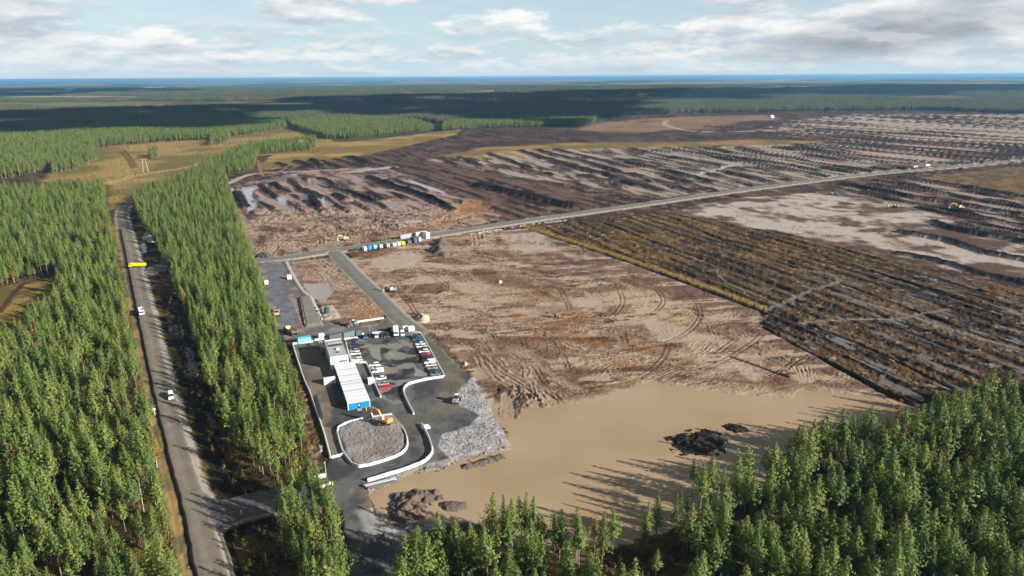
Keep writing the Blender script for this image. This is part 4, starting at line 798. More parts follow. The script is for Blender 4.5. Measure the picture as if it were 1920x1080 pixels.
def hauler(px, py, a, label):
    p = G(px, py, 1.0); r = empty('dump_truck', (p[0], p[1], .3), a, label, 'dump truck', 'muddy articulated dump trucks')
    MB().prism([(2.6, .9), (5.2, .9), (5.3, 1.5), (4.4, 2.0), (3.9, 3.3), (2.7, 3.3)], -1.25, 1.25, .12, 2.2).build('cab', TAN, r, .06)
    MB().prism([(4.43, 2.05), (4.47, 2.05), (3.98, 3.15), (3.94, 3.15)], -1.0, 1.0).build('windscreen', GLASS, r)
    for sx in (-1.24, 1.24): MB().box(sx, 3.3, 2.65, .04, .9, .8).build('side_window', GLASS, r)
    MB().box(0, 0, 1.15, 1.1, 8.4, .35).build('chassis', DARK, r)
    MB().prism([(-4.9, 2.0), (-3.6, 1.5), (1.6, 1.5), (2.2, 3.1), (2.1, 3.15), (1.5, 1.65), (-3.6, 1.65), (-4.9, 2.15)], -1.4, 1.4).build('bed_floor', TAN, r)
    for sx in (-1.45, 1.45): MB().prism([(-4.6, 1.9), (-3.6, 1.5), (1.6, 1.5), (2.3, 3.2), (1.5, 2.9), (-4.4, 2.7)], sx - .06, sx + .06).build('bed_side', TAN, r)
    MB().prism([(-4.1, 1.66), (1.4, 1.66), (1.2, 2.2), (-1, 2.75), (-3.6, 2.3)], -1.35, 1.35, .5, 2.25).build('load', mat('wet_soil', (.09, .06, .045), .9), r)
    wheels(r, .88, .6, 2.3, (3.9, -1.6, -3.4)); return r
hauler(519, 586, head((519, 560), (521, 600)), 'muddy tan dump truck standing alone by the pines, seen end on')
hauler(545, 623, head((560, 630), (530, 615)), 'muddy tan dump truck behind the light blue container, seen side on')
def excavator(px, py, z, a, swing, paint, label, s=1.0, reach=1.0, cat='excavator', group=None):
    p = G(px, py, .8); r = empty('excavator', (p[0], p[1], z), a, label, cat, group); r.scale = (s, s, s)
    tm = MB().prism([(-2.0, .15), (-1.7, 0), (1.7, 0), (2.1, .25), (2.1, .65), (1.8, .9), (-1.8, .9), (-2.1, .65)], -.3, .3).mesh('track', DARK, .05)
    for sx in (-1.15, 1.15): link('track', tm, r, loc=(sx, 0, 0))
    MB().box(0, 0, .7, 1.9, 1.8, .5).build('undercarriage', GREY, r)
    h_ = bpy.data.objects.new('upper_body', MB().prism([(-2.5, 1.05), (1.3, 1.05), (1.3, 1.55), (.2, 2.0), (-2.3, 2.1), (-2.6, 1.7)], -1.3, 1.3).mesh('upper_body', paint, .08)); COL.objects.link(h_); h_.parent = r; h_.rotation_euler = (0, 0, swing)
    def up(mb, nm, mt, bev=0.0): o = mb.build(nm, mt, h_, bev); return o
    up(MB().prism([(-.5, 1.5), (1.35, 1.5), (1.45, 2.1), (1.0, 3.0), (-.4, 3.05)], -1.3, -.35, .08, 2.5), 'operator_cab', WHITE, .04); up(MB().prism([(1.42, 1.8), (1.48, 2.1), (1.08, 2.9), (1.04, 2.88)], -1.2, -.45), 'cab_glass', GLASS)
    up(MB().box(.2, -1.7, 2.2, 1.8, 1.2, .3), 'engine_hood', GREY, .05); up(MB().box(0, -2.45, 1.6, 2.5, .5, .9), 'counterweight', paint, .1)
    k = reach
    up(MB().prism([(.9, 1.5), (1.3, 1.4), (2.7 * k, 3.5), (5.2 * k, 3.9), (5.2 * k, 4.3), (2.4 * k, 4.1)], -.05, .5), 'boom', paint, .04)
    up(MB().prism([(4.8 * k, 4.4), (5.4 * k, 4.2), (6.4 * k, 1.8), (6.1 * k, 1.7)], 0, .42), 'stick', paint, .03)
    up(MB().prism([(6.0 * k, 1.9), (6.5 * k, 1.8), (6.9 * k, .9), (6.2 * k, .1), (5.3 * k, .4), (5.6 * k, 1.2)], -.4, .85), 'bucket', GREY, .04)
    up(MB().cyl((.6, 1.3, 2.0), (.6, 2.9 * k, 3.4), .1, 8), 'hydraulic_ram', SILVER); up(MB().cyl((.2, 3.2 * k, 4.25), (.2, 5.1 * k, 4.6), .09, 8), 'hydraulic_ram', SILVER)
    return r
excavator(721, 796, 1.2, head((740, 795), (700, 796)), head((715, 792), (665, 775)) - head((740, 795), (700, 796)), ORANGE, 'orange yellow excavator with raised arm on the crushed stone pad', 1.12)
excavator(647, 449, .3, head((640, 449), (670, 447)), R(200), YEL, 'small yellow excavator digging beside the main road near the container row', 1.0)
excavator(1800, 391, .4, head((1800, 391), (1700, 385)), .3, ORANGE, 'orange excavator working between black peat windrows at far right', 1.25, 1.2)
excavator(1678, 388, .3, head((1678, 388), (1640, 385)), -.2, YEL, 'yellow excavator on the pale mud plain, middle of the three distant machines', 1.1)
excavator(736, 545, .3, head((745, 545), (715, 545)), .2, GREY, 'grey excavator standing on mud right of the access road', .95, .9)
def loader(px, py, z, a, label, paint=WHITE, s=1.0, cat='wheel loader', name='wheel_loader'):
    p = G(px, py, .8); r = empty(name, (p[0], p[1], z), a, label, cat); r.scale = (s, s, s)
    MB().prism([(-3.0, .8), (-.4, .8), (-.4, 1.7), (-2.9, 1.9)], -1.0, 1.0).build('engine_cover', GREY, r, .06); MB().box(0, .8, 1.0, 1.0, 2.2, .7).build('front_frame', DARK, r)
    MB().prism([(-1.1, 1.7), (.6, 1.7), (.5, 3.0), (-.9, 3.1)], -.75, .75, .1, 2.2).build('operator_cab', GLASS, r); MB().box(0, -.25, 3.12, 1.4, 1.6, .12).build('cab_roof', paint, r)
    for sx in (-.6, .6): MB().prism([(.7, 1.6), (.9, 1.8), (2.9, .8), (2.8, .55)], sx - .1, sx + .1).build('lift_arm', GREY, r)
    MB().prism([(2.7, .2), (3.9, .1), (3.7, .35), (3.0, .5), (2.9, 1.2), (2.7, 1.1)], -1.35, 1.35).build('bucket', GREY, r)
    wheels(r, .72, .55, 2.1, (1.4, -1.7)); return r
loader(857, 751, .4, head((850, 757), (862, 742)), 'grey wheel loader with white cab roof on the stone apron')
loader(662, 609, .5, head((670, 605), (645, 611)), 'pale wheel loader by the line of concrete blocks north of the offices', WHITE, .9)
loader(1040, 592, .3, head((1030, 592), (1060, 592)), 'small dark machine stranded in the middle of the mud field', GREY, .75, 'machine', 'small_loader')
loader(1564, 364, .3, head((1560, 364), (1580, 364)), 'dark machine at the left end of the pale mud plain', DGREY, 1.3, 'machine', 'small_loader')
for k, (px, py, lb) in enumerate([(1898, 297, 'dark tipper truck on the far right end of the main road'), (1738, 312, 'white truck on the main road, right of a white one'), (1716, 314.5, 'white truck on the main road, leftmost of the far trucks')]):
    truck('tipper_truck', px, py, head((1898, 297), (1716, 316)), .8, (DGREY, WHITE, WHITE)[k], (DGREY, WHITE, SILVER)[k], lb.replace('right of a white one', 'second of the far trucks from the left'), 'truck', length=9, boxh=1.6, tip=True)

# ------------------------------------------------------------------ containers and cabins
def container(px, py, a, L, Wd, Hh, paint, label, z=.35, name='container', cat='container', group=None, zr=0.0):
    p = G(px, py, zr); r = empty(name, (p[0], p[1], z), a, label, cat, group)
    MB().box(0, 0, Hh / 2, Wd - .1, L - .1, Hh - .1).build('body', paint, r)
    MB().box(0, 0, Hh - .03, Wd, L, .1).build('roof', paint, r)
    n = int(L / .6); mb = MB()
    rm = MB().box(0, 0, 0, Wd + .02, .22, Hh - .35).mesh('rib', paint)
    for k in range(n): link('rib', rm, r, loc=(0, -L / 2 + (k + .5) * L / n, Hh / 2))
    for k in (-1, 1):
        d_ = MB().box(k * Wd / 4, -L / 2 - .0, Hh / 2, Wd / 2 - .12, .1, Hh - .35).build('door', paint, r); MB().cyl((k * .12, -L / 2 - .09, .3), (k * .12, -L / 2 - .09, Hh - .3), .03, 6).build('lock_bar', GREY, d_)
    return r
ew = head((560, 640), (590, 635))
container(571, 643, ew, 6.1, 2.6, 2.6, LBLUE, 'light blue container behind the barrier wall next to the pines')
CG = 'dark grey containers behind the wall'
container(629, 636, ew + .1, 6.1, 2.5, 2.5, DGREY, 'dark grey container behind the wall, left of its twin', group=CG)
container(655, 631.5, ew + .1, 6.1, 2.5, 2.5, mat('grey_green_container', (.12, .165, .17), .6), 'grey green container behind the wall, right of the darker one', group=CG)
container(672, 629, ew + .1, 3.0, 2.5, 2.5, DGREY, 'short dark container right of the grey green container', group=CG)
container(603, 636, ew, 2.6, 2.4, 2.4, WHITE, 'small white cabin between the blue container and the dark containers', name='site_cabin', cat='cabin')
container(543, 524, head((543, 530), (545, 518)), 2.6, 2.4, 2.6, WHITE, 'white cabin with red stripe by the pale kerb in the wet yard', name='site_cabin', cat='cabin')
container(500, 534, head((500, 540), (502, 528)), 2.2, 2.0, 2.4, WHITE, 'plain white cabin standing alone beside the pine strip', name='site_cabin', cat='cabin')
container(696, 720, rz_b + math.pi / 2, 2.6, 2.2, 2.3, WHITE, 'white kiosk astride the wall right of the long office', name='kiosk', cat='kiosk')
container(771, 622, ew, 3.0, 2.3, 2.4, WHITE, 'white cabin at the top right corner of the car park', name='site_cabin', cat='cabin')
container(760, 620, ew, 2.6, 2.0, 2.0, WHITE, 'white trailer box right of the box truck', name='trailer_box', cat='trailer')
RG = 'containers lined up along the main road'
rd = head((690, 462), (800, 444)); per = rd + math.pi / 2
for px, py, L, Wd, Hh, pm, lb, a in [(684, 470.5, 2.6, 2.4, 2.6, WHITE, 'small white container at the left end of the roadside row', per), (692.5, 469, 3.2, 2.6, 3.0, BLUE, 'bright blue container second from the left end of the roadside row', per), (702.5, 467, 2.6, 2.6, 2.7, LBLUE, 'pale blue container right of the bright blue one in the roadside row', per), (713.5, 466, 3.0, 2.6, 2.6, SILVER, 'pale grey container right of the pale blue one in the roadside row', per), (725, 463.5, 5.5, 2.6, 2.5, GREY, 'grey container in the middle of the roadside row', per), (739, 462, 3.2, 2.6, 1.9, WHITE, 'low white container in the middle of the roadside row', per), (746.5, 460.5, 4, 2.6, 2.2, CONC, 'off white container left of the yellow one in the roadside row', per), (754.5, 459, 4, 2.6, 2.0, TRYEL, 'yellow container in the roadside row', per), (766, 457, 4, 3, 2.2, DGREY, 'low dark container right of the yellow one in the roadside row', per), (776, 455, 6.1, 2.6, 3.6, DGREY, 'tall dark grey container, left of a pair in the roadside row', per), (784, 453.5, 6.1, 2.6, 3.6, GREY, 'tall mid grey container, right of a pair in the roadside row', per), (763, 447.5, 12.2, 2.6, 3.2, GREY, 'long grey container parked on the road behind the row', rd), (787, 446, 7.5, 2.8, 4.2, CONC, 'pale tall container block at the right end behind the row', rd), (799, 447.5, 6.1, 3.0, 4.8, WHITE, 'tall white container block closing the right end of the roadside row', per)]:
    container(px, py, a, L, Wd, Hh, pm, lb, .55, group=RG)
MB_ = empty('flat_skip', (*G(664, 471), .5), rd, 'flat black skip lying left of the roadside container row', 'skip'); MB().box(0, 0, .5, 2.4, 6, .9, taper=1.08).build('tub', BLACK, MB_); MB().box(0, 0, .97, 2.7, 6.6, .08).build('rim', BLACK, MB_)
h_ = empty('farm_building', (*G(1447, 221), 0), .3, 'tiny white building far off at the edge of the peat field', 'building'); MB().box(0, 0, 2.5, 10, 8, 5).build('wall', WHITE, h_); MB().prism([(-4.4, 5), (4.4, 5), (0, 7.5)], -5.4, 5.4).build('roof', WHITE, h_)
# green tank on the sand pad
tk = empty('storage_tank', (*G(613, 590), .8), 0, 'dark green cylindrical tank on a small sand pad', 'tank'); MB().cyl((0, 0, 0), (0, 0, 3.0), 1.35, 20).build('shell', GREEN, tk); MB().cyl((0, 0, 3.0), (0, 0, 3.5), 1.35, 20, .4).build('dome_lid', GREEN, tk); MB().cyl((0, 0, 3.5), (0, 0, 3.7), .35, 12).build('hatch', DGREY, tk)
# row of concrete blocks
cbm = MB().box(0, 0, .45, .9, 2.2, .9).mesh('concrete_block', CONC, .05); P = GP([(672, 606), (688, 603.5), (702, 601.5), (716, 599.5)])
for k in range(8):
    t_ = k / 7 * 3; p = P[min(int(t_), 2)] + (P[min(int(t_), 2) + 1] - P[min(int(t_), 2)]) * (t_ - min(int(t_), 2)); o = link('concrete_block', cbm); o.location = (p[0], p[1], .45); o.rotation_euler = (0, 0, head((672, 606), (716, 599.5)) + random.uniform(-.06, .06)); tag(o, 'pale concrete block in the line beside the pale wheel loader', 'concrete block', 'pale concrete blocks in a line')
# dark blocks along the ramp
for k, (px, py) in enumerate([(594, 582), (598, 589), (601, 595), (604, 602)]):
    o = MB().box(0, 0, .5, 1.0, 1.6, 1.0).build('concrete_block', GREY, None, .05); o.location = (*G(px, py), .9); o.rotation_euler = (0, 0, .4); tag(o, f'grey concrete block beside the tank, {ORD[k]} from the far end', 'concrete block', 'grey blocks beside the sand pad')
# ramp retaining wall and orange markers
barrier([(563, 563), (567, 580), (573, 612)], 'dark retaining wall along the raised ramp beside the orange markers', z=.3, h=1.1, name='retaining_wall')
mk = MB().cyl((0, 0, 0), (0, 0, .08), .28, 8).mesh('marker_base', DARK); mpole = MB().cyl((0, 0, .05), (0, 0, 1.15), .16, 8, .1).mesh('marker_post', CONE)
for k in range(9):
    t_ = k / 8; px, py = 550 + 17 * t_, 566 + 48 * t_; r = empty('lane_marker', (*G(px, py), .32), 0, 'orange lane marker post in the line along the ramp', 'marker post', 'orange markers along the ramp'); link('base', mk, r); link('post', mpole, r)
for px, py, z, c_, lb in [(462, 932, .5, CONE, 'orange marker post in the shaded entrance road'), (453, 968, .5, TRYEL, 'yellow marker post by the ditch of the entrance road'), (301, 636, .5, TRYEL, 'yellow sign post on the right shoulder of the forest road'), (687, 772, .4, TRYEL, 'yellow bollard left of its pair in front of the blue office end'), (696, 773, .4, TRYEL, 'yellow bollard right of its pair in front of the blue office end'), (624, 913, .4, TRYEL, 'yellow marker at the end of the entrance barrier')]:
    r = empty('marker_post', (*G(px, py), z), 0, lb, 'marker post'); MB().cyl((0, 0, 0), (0, 0, .1), .3, 8).build('base', DARK, r); MB().cyl((0, 0, .1), (0, 0, 1.5), .15, 8, .12).build('post', c_, r)
# white traffic sign, lamp post
r = empty('road_sign', (*G(291, 781), .4), R(20), 'white round topped road sign on the left verge of the forest road', 'sign'); MB().cyl((0, 0, 0), (0, 0, 2.6), .07, 8).build('post', WHITE, r); MB().cyl((0, -.06, 2.6), (0, -.12, 2.6), .55, 16).build('sign_plate', WHITE, r)
r = empty('lamp_post', (*G(612, 898), .4), 0, 'brown wooden lamp post beside the white entrance blocks', 'lamp post'); MB().cyl((0, 0, 0), (0, 0, 5.5), .13, 8, .1).build('pole', WOOD, r); MB().box(0, -.3, 5.5, .5, .9, .3).build('lamp_head', SILVER, r)
r = empty('lamp_post', (*G(694, 632), .35), 0, 'thin grey lamp post beside the lone blue car', 'lamp post'); MB().cyl((0, 0, 0), (0, 0, 6), .09, 8, .07).build('pole', GREY, r); MB().box(0, -.3, 6, .3, .8, .15).build('lamp_head', GREY, r)
# entrance blocks
for k, px in enumerate((594, 600.5, 607)):
    r = empty('entrance_block', (*G(px, 901.5 - k * 1.4), .4), head((590, 902), (612, 897)) + math.pi / 2, f'white block on feet at the site entrance, {ORD[k]} from the left', 'barrier', 'white entrance blocks'); MB().box(0, 0, .95, 1.25, .7, 1.2).build('block', WHITE, r, .06)
    for sx in (-.4, .4): MB().box(sx, 0, .17, .25, .6, .34).build('foot', GREY, r)
# pipes at the water's edge
r = empty('pipe_bundle', (*G(713, 909), .1), head((690, 913), (735, 902)), 'bundle of grey pipes lying by the pond below the curved wall', 'pipe')
for k, (ox, oz) in enumerate(((-.8, .3), (-.2, .3), (.4, .3), (-.5, .8), (.1, .8), (1.0, .3))): MB().cyl((ox, -5 + (k % 3) * .4, oz), (ox, 4.6 + (k % 2) * .6, oz), .28, 10).build('pipe', (GREY, SILVER, DGREY)[k % 3], r)
# black bins in a row at the left wall
bm_ = MB().prism([(-.5, .1), (.5, .1), (.6, 1.1), (-.6, 1.2)], -.45, .45).mesh('tub', BLACK, .04); lm_ = MB().prism([(-.62, 1.22), (.64, 1.12), (.6, 1.22), (-.55, 1.34)], -.5, .5).mesh('lid', mat('worn_black_lid', (.03, .035, .04), .4), .02)
for k in range(11):
    t_ = k / 10; r = empty('waste_bin', (*G(592.5 + 10.5 * t_, 748 + 39 * t_), .36), rz_b + math.pi / 2, 'black waste bin in the long row along the left wall', 'bin', 'black bins along the left wall'); link('tub', bm_, r); link('lid', lm_, r)
# white sheet
o = MB().prism([(-1.6, 0), (1.5, 0), (1.2, .6), (-.2, 1.1), (-1.3, .7)], -1.6, 1.5, .5, .5).build('covered_stack', WHITE, None, .15); o.location = (*G(798, 803), .4); o.rotation_euler = (0, 0, .5); tag(o, 'white covered heap at the end of the curved wall by the exit lane', 'covered heap')
# power line poles
for k, (px, py, hh, lb) in enumerate([(273.5, 323, 18, 'tall pale H frame power pole in the golden clearing'), (566, 282, 17, 'pale H frame power pole beyond the pine row end')]):
    r = empty('power_pole', (*G(px, py), 0), .25, lb, 'power pole')
    for sx in (-3.4, 3.4): MB().cyl((sx, 0, 0), (sx * .45, 0, hh), .32, 8, .2).build('leg', WOOD, r)
    MB().box(0, 0, hh - .6, 10, .3, .35).build('cross_arm', WOOD, r)
    for sx in (-4, 0, 4): MB().cyl((sx, 0, hh - .75), (sx, 0, hh - 2.2), .14, 6).build('insulator', DGREY, r)

# ------------------------------------------------------------------ loose heaps
def heap(name, outline, h, paint, label, seed, z=0.0, rough_=.5, cat='heap'):
    """an uneven mound with a surveyed outline"""
    P = smooth_line(GP(outline + [outline[0]]), 3)[:-1]; c0 = P.mean(0); lo, hi = P.min(0) - .8, P.max(0) + .8; ext = hi - lo; st = max(ext.max() / 46, .28); nx, ny = int(ext[0] / st) + 2, int(ext[1] / st) + 2
    gx, gy = np.meshgrid(np.linspace(lo[0], hi[0], nx), np.linspace(lo[1], hi[1], ny)); gx, gy = gx.ravel(), gy.ravel(); d_, _, _ = seg_dist(gx, gy, P, True); d_ = np.where(inside(gx, gy, P), d_, -d_); full = max(d_.max(), .3)
    b1 = fbm(gx / (st * 5), gy / (st * 5), 3, seed); b2 = fbm(gx / (st * 1.6), gy / (st * 1.6), 2, seed + 3)
    zz_ = np.sign(d_) * np.minimum(np.abs(d_) / full, 1) ** .75 * h + (b1 - .5) * h * 1.5 * rough_ + (b2 - .5) * h * .9 * rough_; zz_ = np.maximum(zz_, -.7)
    Vs = np.stack([gx - c0[0], gy - c0[1], zz_], 1); gi_ = np.arange(nx * ny).reshape(ny, nx); Fs = np.stack([gi_[:-1, :-1], gi_[:-1, 1:], gi_[1:, 1:], gi_[1:, :-1]], -1).reshape(-1, 4); Fs = Fs[(zz_[Fs] > -.65).any(1)]; used, inv = np.unique(Fs, return_inverse=True)
    o = link(name, mesh_np(name, Vs[used], inv.reshape(-1, 4), False), mat=paint, loc=(c0[0], c0[1], z)); return tag(o, label, cat)
SOIL = mat('brown_soil', (.10, .072, .055), .95, grime=.8, scale=1.5); BLK = mat('black_peat', (.028, .022, .018), .95, grime=.08, scale=.7, spec=.1); SAND = mat('pale_sand', (.42, .33, .24), .95, grime=.3)
heap('soil_mound', [(735, 930), (765, 921), (805, 918), (825, 926), (822, 938), (800, 945), (790, 968), (760, 978), (738, 976), (734, 950)], 1.6, SOIL, 'large brown soil mound rising from the pond near the bottom', 1, rough_=.8)
heap('soil_mound', [(822, 945), (835, 940), (868, 942), (870, 952), (850, 958), (835, 955)], .8, SOIL, 'small brown soil mound in the pond right of the large one', 2)
heap('soil_mound', [(868, 872), (890, 865), (930, 854), (945, 853), (930, 862), (895, 874), (870, 877)], .5, SOIL, 'low narrow soil bank in the pond beside the stone apron', 3, rough_=1.3)
heap('peat_mound', [(1252, 820), (1275, 815), (1310, 808), (1340, 808), (1358, 822), (1345, 838), (1330, 850), (1295, 850), (1270, 842)], 1.0, BLK, 'large black peat mound in the tree shadows on the pond', 4, rough_=1.1)
heap('peat_mound', [(1357, 798), (1375, 795), (1390, 798), (1402, 806), (1385, 810), (1368, 806)], .8, BLK, 'small black peat mound right of the large black one', 5, rough_=1.0)
heap('sand_heap', [(778, 598), (786, 590), (800, 592), (806, 600), (796, 605), (782, 603)], 2.2, SAND, 'pale sand heap beside the access road bend', 6, .2)
heap('brush_heap', [(806, 475), (812, 456), (824, 448), (836, 450), (846, 462), (844, 478), (825, 482)], 3.6, mat('grey_brush', (.11, .085, .07), 1, grime=.7), 'tall grey brown brush heap right of the roadside containers', 7, 0, .9)
heap('rock_heap', [(930, 529), (936, 525), (942, 527), (941, 531), (934, 532)], 1.0, SAND, 'small pale rock heap alone on the mud field', 8)
heap('rock_heap', [(868, 682), (873, 679), (877, 682), (874, 686), (869, 685)], .9, SAND, 'small pale rock heap beside the bend of the yard lane', 9)
heap('gravel_heap', [(478, 482), (490, 476), (508, 478), (512, 482), (496, 485)], 2.5, mat('dark_gravel', (.06, .058, .056), .9), 'dark gravel heap beside the main road at the pine strip', 10)
heap('stone_heap', [(268, 446), (275, 435), (288, 436), (298, 450), (284, 454)], 2.6, mat('pink_stone', (.44, .38, .35), .95, grime=.4), 'pale pinkish stone heap on the right shoulder of the forest road', 11, .2)
heap('dark_shape_heap', [(694, 1016), (724, 1004), (740, 1028), (728, 1050), (700, 1046)], 1.2, mat('dark_shape_grey', (.075, .072, .07), .9, grime=.3), 'dark stand-in heap for an unclear dark shape in tree shadow at the bottom of the gravel area', 13, .3, .8)  # made-up heap, stands in for an unclear machine-like dark shape and tree shadow
heap('stone_heap', [(592, 838), (598, 832), (606, 836), (604, 846), (596, 846)], .6, mat('rubble', (.30, .27, .25), .95, grime=.6), 'pale rubble heap left of the compound wall', 12, rough_=1.0)

# ------------------------------------------------------------------ trees
def tree_mesh(seed, Ht, Rc, base, whorls, nbr, tufts, ts, kind='pine'):
    """trunk and crown arrays; the crown is whorls of limbs that carry leaf-sized tufts"""
    rg = np.random.default_rng(seed); V_, F_, T_ = [], [], []
    def tuft(p, s, out):
        k = len(V_); n = out * rg.uniform(.6, 1.1) + np.array([rg.normal(0, .26), rg.normal(0, .26), rg.uniform(.05, .75)]); n /= np.linalg.norm(n)
        d = np.array([out[0] * .5 + rg.normal(0, .4), out[1] * .5 + rg.normal(0, .4), rg.uniform(.1, 1.0)]); d -= n * (d @ n); d /= np.linalg.norm(d) + 1e-6; sd = np.cross(d, n)
        V_.extend([p - sd * s * .36 - d * s * .35, p - d * s * .1 + n * s * .14, p + sd * s * .36 - d * s * .35, p + d * s * .72 - n * s * .05]); F_.extend([(k, k + 1, k + 3), (k + 1, k + 2, k + 3)]); t_ = .6 * rg.random() ** 2; T_.extend([t_] * 4)
    z0 = Ht * base; lean = rg.normal(0, .02, 2) * Ht
    for wv in range(whorls):
        f = wv / (whorls - 1); z = z0 + (Ht - z0) * f ** .92
        if kind == 'pine': r = Rc * (1 - f) ** .92 * (0.5 + .5 * min(1, f * 6 + .2)) * rg.uniform(.7, 1.2) + .08
        elif kind == 'spruce': r = Rc * .95 * (1 - f) ** .98 * rg.uniform(.85, 1.1) + .1
        else: r = Rc * math.sin(math.pi * min(.98, .12 + f * .86)) ** .7 * rg.uniform(.8, 1.1) + .15
        n = max(3, int(round(nbr * (.5 + .5 * (1 - f))))); a0_ = rg.uniform(0, 6.28)
        for q_ in range(n):
            a = a0_ + 6.283 * q_ / n + rg.normal(0, .25); rr = r * rg.uniform(.6, 1.15); o_ = np.array([math.cos(a), math.sin(a), 0.])
            rise = (.35 if kind == 'pine' else (-.1 if kind == 'spruce' else .6)); nt_ = max(1, int(round(tufts * (.45 + .55 * (1 - f)))))
            for t_ in range(nt_):
                u_ = (t_ + rg.uniform(.4, 1)) / nt_; p = np.array([lean[0] * f, lean[1] * f, z]) + o_ * rr * u_ + np.array([rg.normal(0, .12), rg.normal(0, .12), rise * rr * u_ * u_ + rg.normal(0, .12)]) * (1 if nt_ > 1 else 1.0)
                tuft(p, ts * rg.uniform(.7, 1.3) * (.55 + .45 * (1 - f)), o_)
    tuft(np.array([lean[0], lean[1], Ht]), ts, np.array([0, 0, 1.]))
    tv, tf = [], []; ns = 6
    for j, (zf, rr) in enumerate(((0, .17), (.3, .13), (.65, .09), (.98, .03))):
        for q_ in range(ns): a = 6.283 * q_ / ns; tv.append((lean[0] * zf ** 2 + math.cos(a) * rr * Ht / 14, lean[1] * zf ** 2 + math.sin(a) * rr * Ht / 14, Ht * zf - (.3 if j == 0 else 0)))
    for j in range(3):
        for q_ in range(ns): a, b = j * ns + q_, j * ns + (q_ + 1) % ns; tf.append((a, b, b + ns)); tf.append((a, b + ns, a + ns))
    return np.array(V_), np.array(F_), np.array(T_), np.array(tv), np.array(tf)
def set_tint(me, T_): a = me.attributes.new('tint', 'FLOAT', 'POINT'); a.data.foreach_set('value', T_.astype(np.float32))
def parts(seed, leaf, bark, **kw):
    v, f, t_, tv, tf = tree_mesh(seed, **kw); c_ = mesh_np('crown', v, f); set_tint(c_, t_); c_.materials.append(leaf); tr = mesh_np('trunk', tv, tf, True); tr.materials.append(bark); return c_, tr
def joined(name, seed, leaf, bark, copies=None, **kw):
    """one prototype mesh (crown + trunk, or a small clump of such trees) for the mass of forest"""
    Vs, Fs, Ts, Ms = [], [], [], []; n = 0
    for (ox, oy, s) in (copies or [(0, 0, 1)]):
        v, f, t_, tv, tf = tree_mesh(seed + int(abs(ox) * 7 + abs(oy) * 13), **kw)
        for vv, ff, tt, mi in ((v, f, t_, 0), (tv, tf, np.zeros(len(tv)), 1)):
            Vs.append(vv * s + np.array([ox, oy, 0])); Fs.append(ff + n); Ts.append(tt); Ms.append(np.full(len(ff), mi)); n += len(vv)
    me = mesh_np(name, np.concatenate(Vs), np.concatenate(Fs)); set_tint(me, np.concatenate(Ts)); me.materials.append(leaf); me.materials.append(bark); me.polygons.foreach_set('material_index', np.concatenate(Ms).astype(np.int32)); return me
def collection(name, meshes):
    c_ = bpy.data.collections.new(name)
    for k, me in enumerate(meshes): o = bpy.data.objects.new(name + '_source', me); c_.objects.link(o)
    return c_
def stuff(name, pts, scl, rot, coll, nvar, label=None, pw=None):
    pts = np.asarray(pts, np.float32); me = bpy.data.meshes.new(name); me.vertices.add(len(pts)); me.vertices.foreach_set('co', pts.ravel())
    a = me.attributes.new('scl', 'FLOAT_VECTOR', 'POINT'); a.data.foreach_set('vector', np.asarray(scl, np.float32).ravel())
    a = me.attributes.new('rot', 'FLOAT_VECTOR', 'POINT'); rv = np.zeros((len(pts), 3), np.float32); rv[:, 2] = rot; a.data.foreach_set('vector', rv.ravel())
    a = me.attributes.new('pick', 'INT', 'POINT'); a.data.foreach_set('value', np.random.default_rng(len(pts)).choice(nvar, len(pts), p=pw).astype(np.int32))
    o = link(name, me); ng = bpy.data.node_groups.new(name, 'GeometryNodeTree'); ng.interface.new_socket('Geometry', in_out='INPUT', socket_type='NodeSocketGeometry'); ng.interface.new_socket('Geometry', in_out='OUTPUT', socket_type='NodeSocketGeometry')
    gi, go = ng.nodes.new('NodeGroupInput'), ng.nodes.new('NodeGroupOutput'); ip = ng.nodes.new('GeometryNodeInstanceOnPoints'); ci = ng.nodes.new('GeometryNodeCollectionInfo'); ci.inputs['Collection'].default_value = coll; ci.inputs['Separate Children'].default_value = True; ci.inputs['Reset Children'].default_value = True
    def na(nm, ty): n_ = ng.nodes.new('GeometryNodeInputNamedAttribute'); n_.data_type = ty; n_.inputs['Name'].default_value = nm; return n_.outputs[0]
    L_ = ng.links.new; L_(gi.outputs[0], ip.inputs['Points']); L_(ci.outputs[0], ip.inputs['Instance']); ip.inputs['Pick Instance'].default_value = True
    L_(na('pick', 'INT'), ip.inputs['Instance Index']); L_(na('rot', 'FLOAT_VECTOR'), ip.inputs['Rotation']); L_(na('scl', 'FLOAT_VECTOR'), ip.inputs['Scale']); L_(ip.outputs[0], go.inputs[0])
    md = o.modifiers.new('scatter', 'NODES'); md.node_group = ng; return tag(o, label, kind='stuff')
def fill(poly, sp, seed, thin=0.0, jit=.42, hole=None):
    P = GP(poly); lo, hi = P.min(0), P.max(0); rg = np.random.default_rng(seed); gx, gy = np.meshgrid(np.arange(lo[0], hi[0], sp), np.arange(lo[1], hi[1], sp)); gx = gx.ravel() + rg.uniform(-jit, jit, gx.size) * sp; gy = gy.ravel() + rg.uniform(-jit, jit, gy.size) * sp
    k = inside(gx, gy, P)
    if hole is not None: k &= ~inside(gx, gy, GP(hole))
    if thin: k &= (fbm(gx / 14, gy / 14, 3, seed) > thin - rg.random(gx.size) * .12)
    return np.stack([gx[k], gy[k]], 1)
STAND_A = [(352, 1190), (330, 1079), (318, 1010), (306, 930), (292, 850), (278, 780), (262, 705), (246, 630), (233, 560), (221, 495), (211, 440), (200, 392), (196, 338, 12), (100, 340, 12), (0, 346, 12), (-120, 350, 12), (-420, 700), (-420, 1190)]
HOLE_A = [(-120, 545), (0, 540), (60, 524), (112, 514), (104, 521, 13), (62, 562, 13), (0, 612, 13), (-120, 660, 13)]
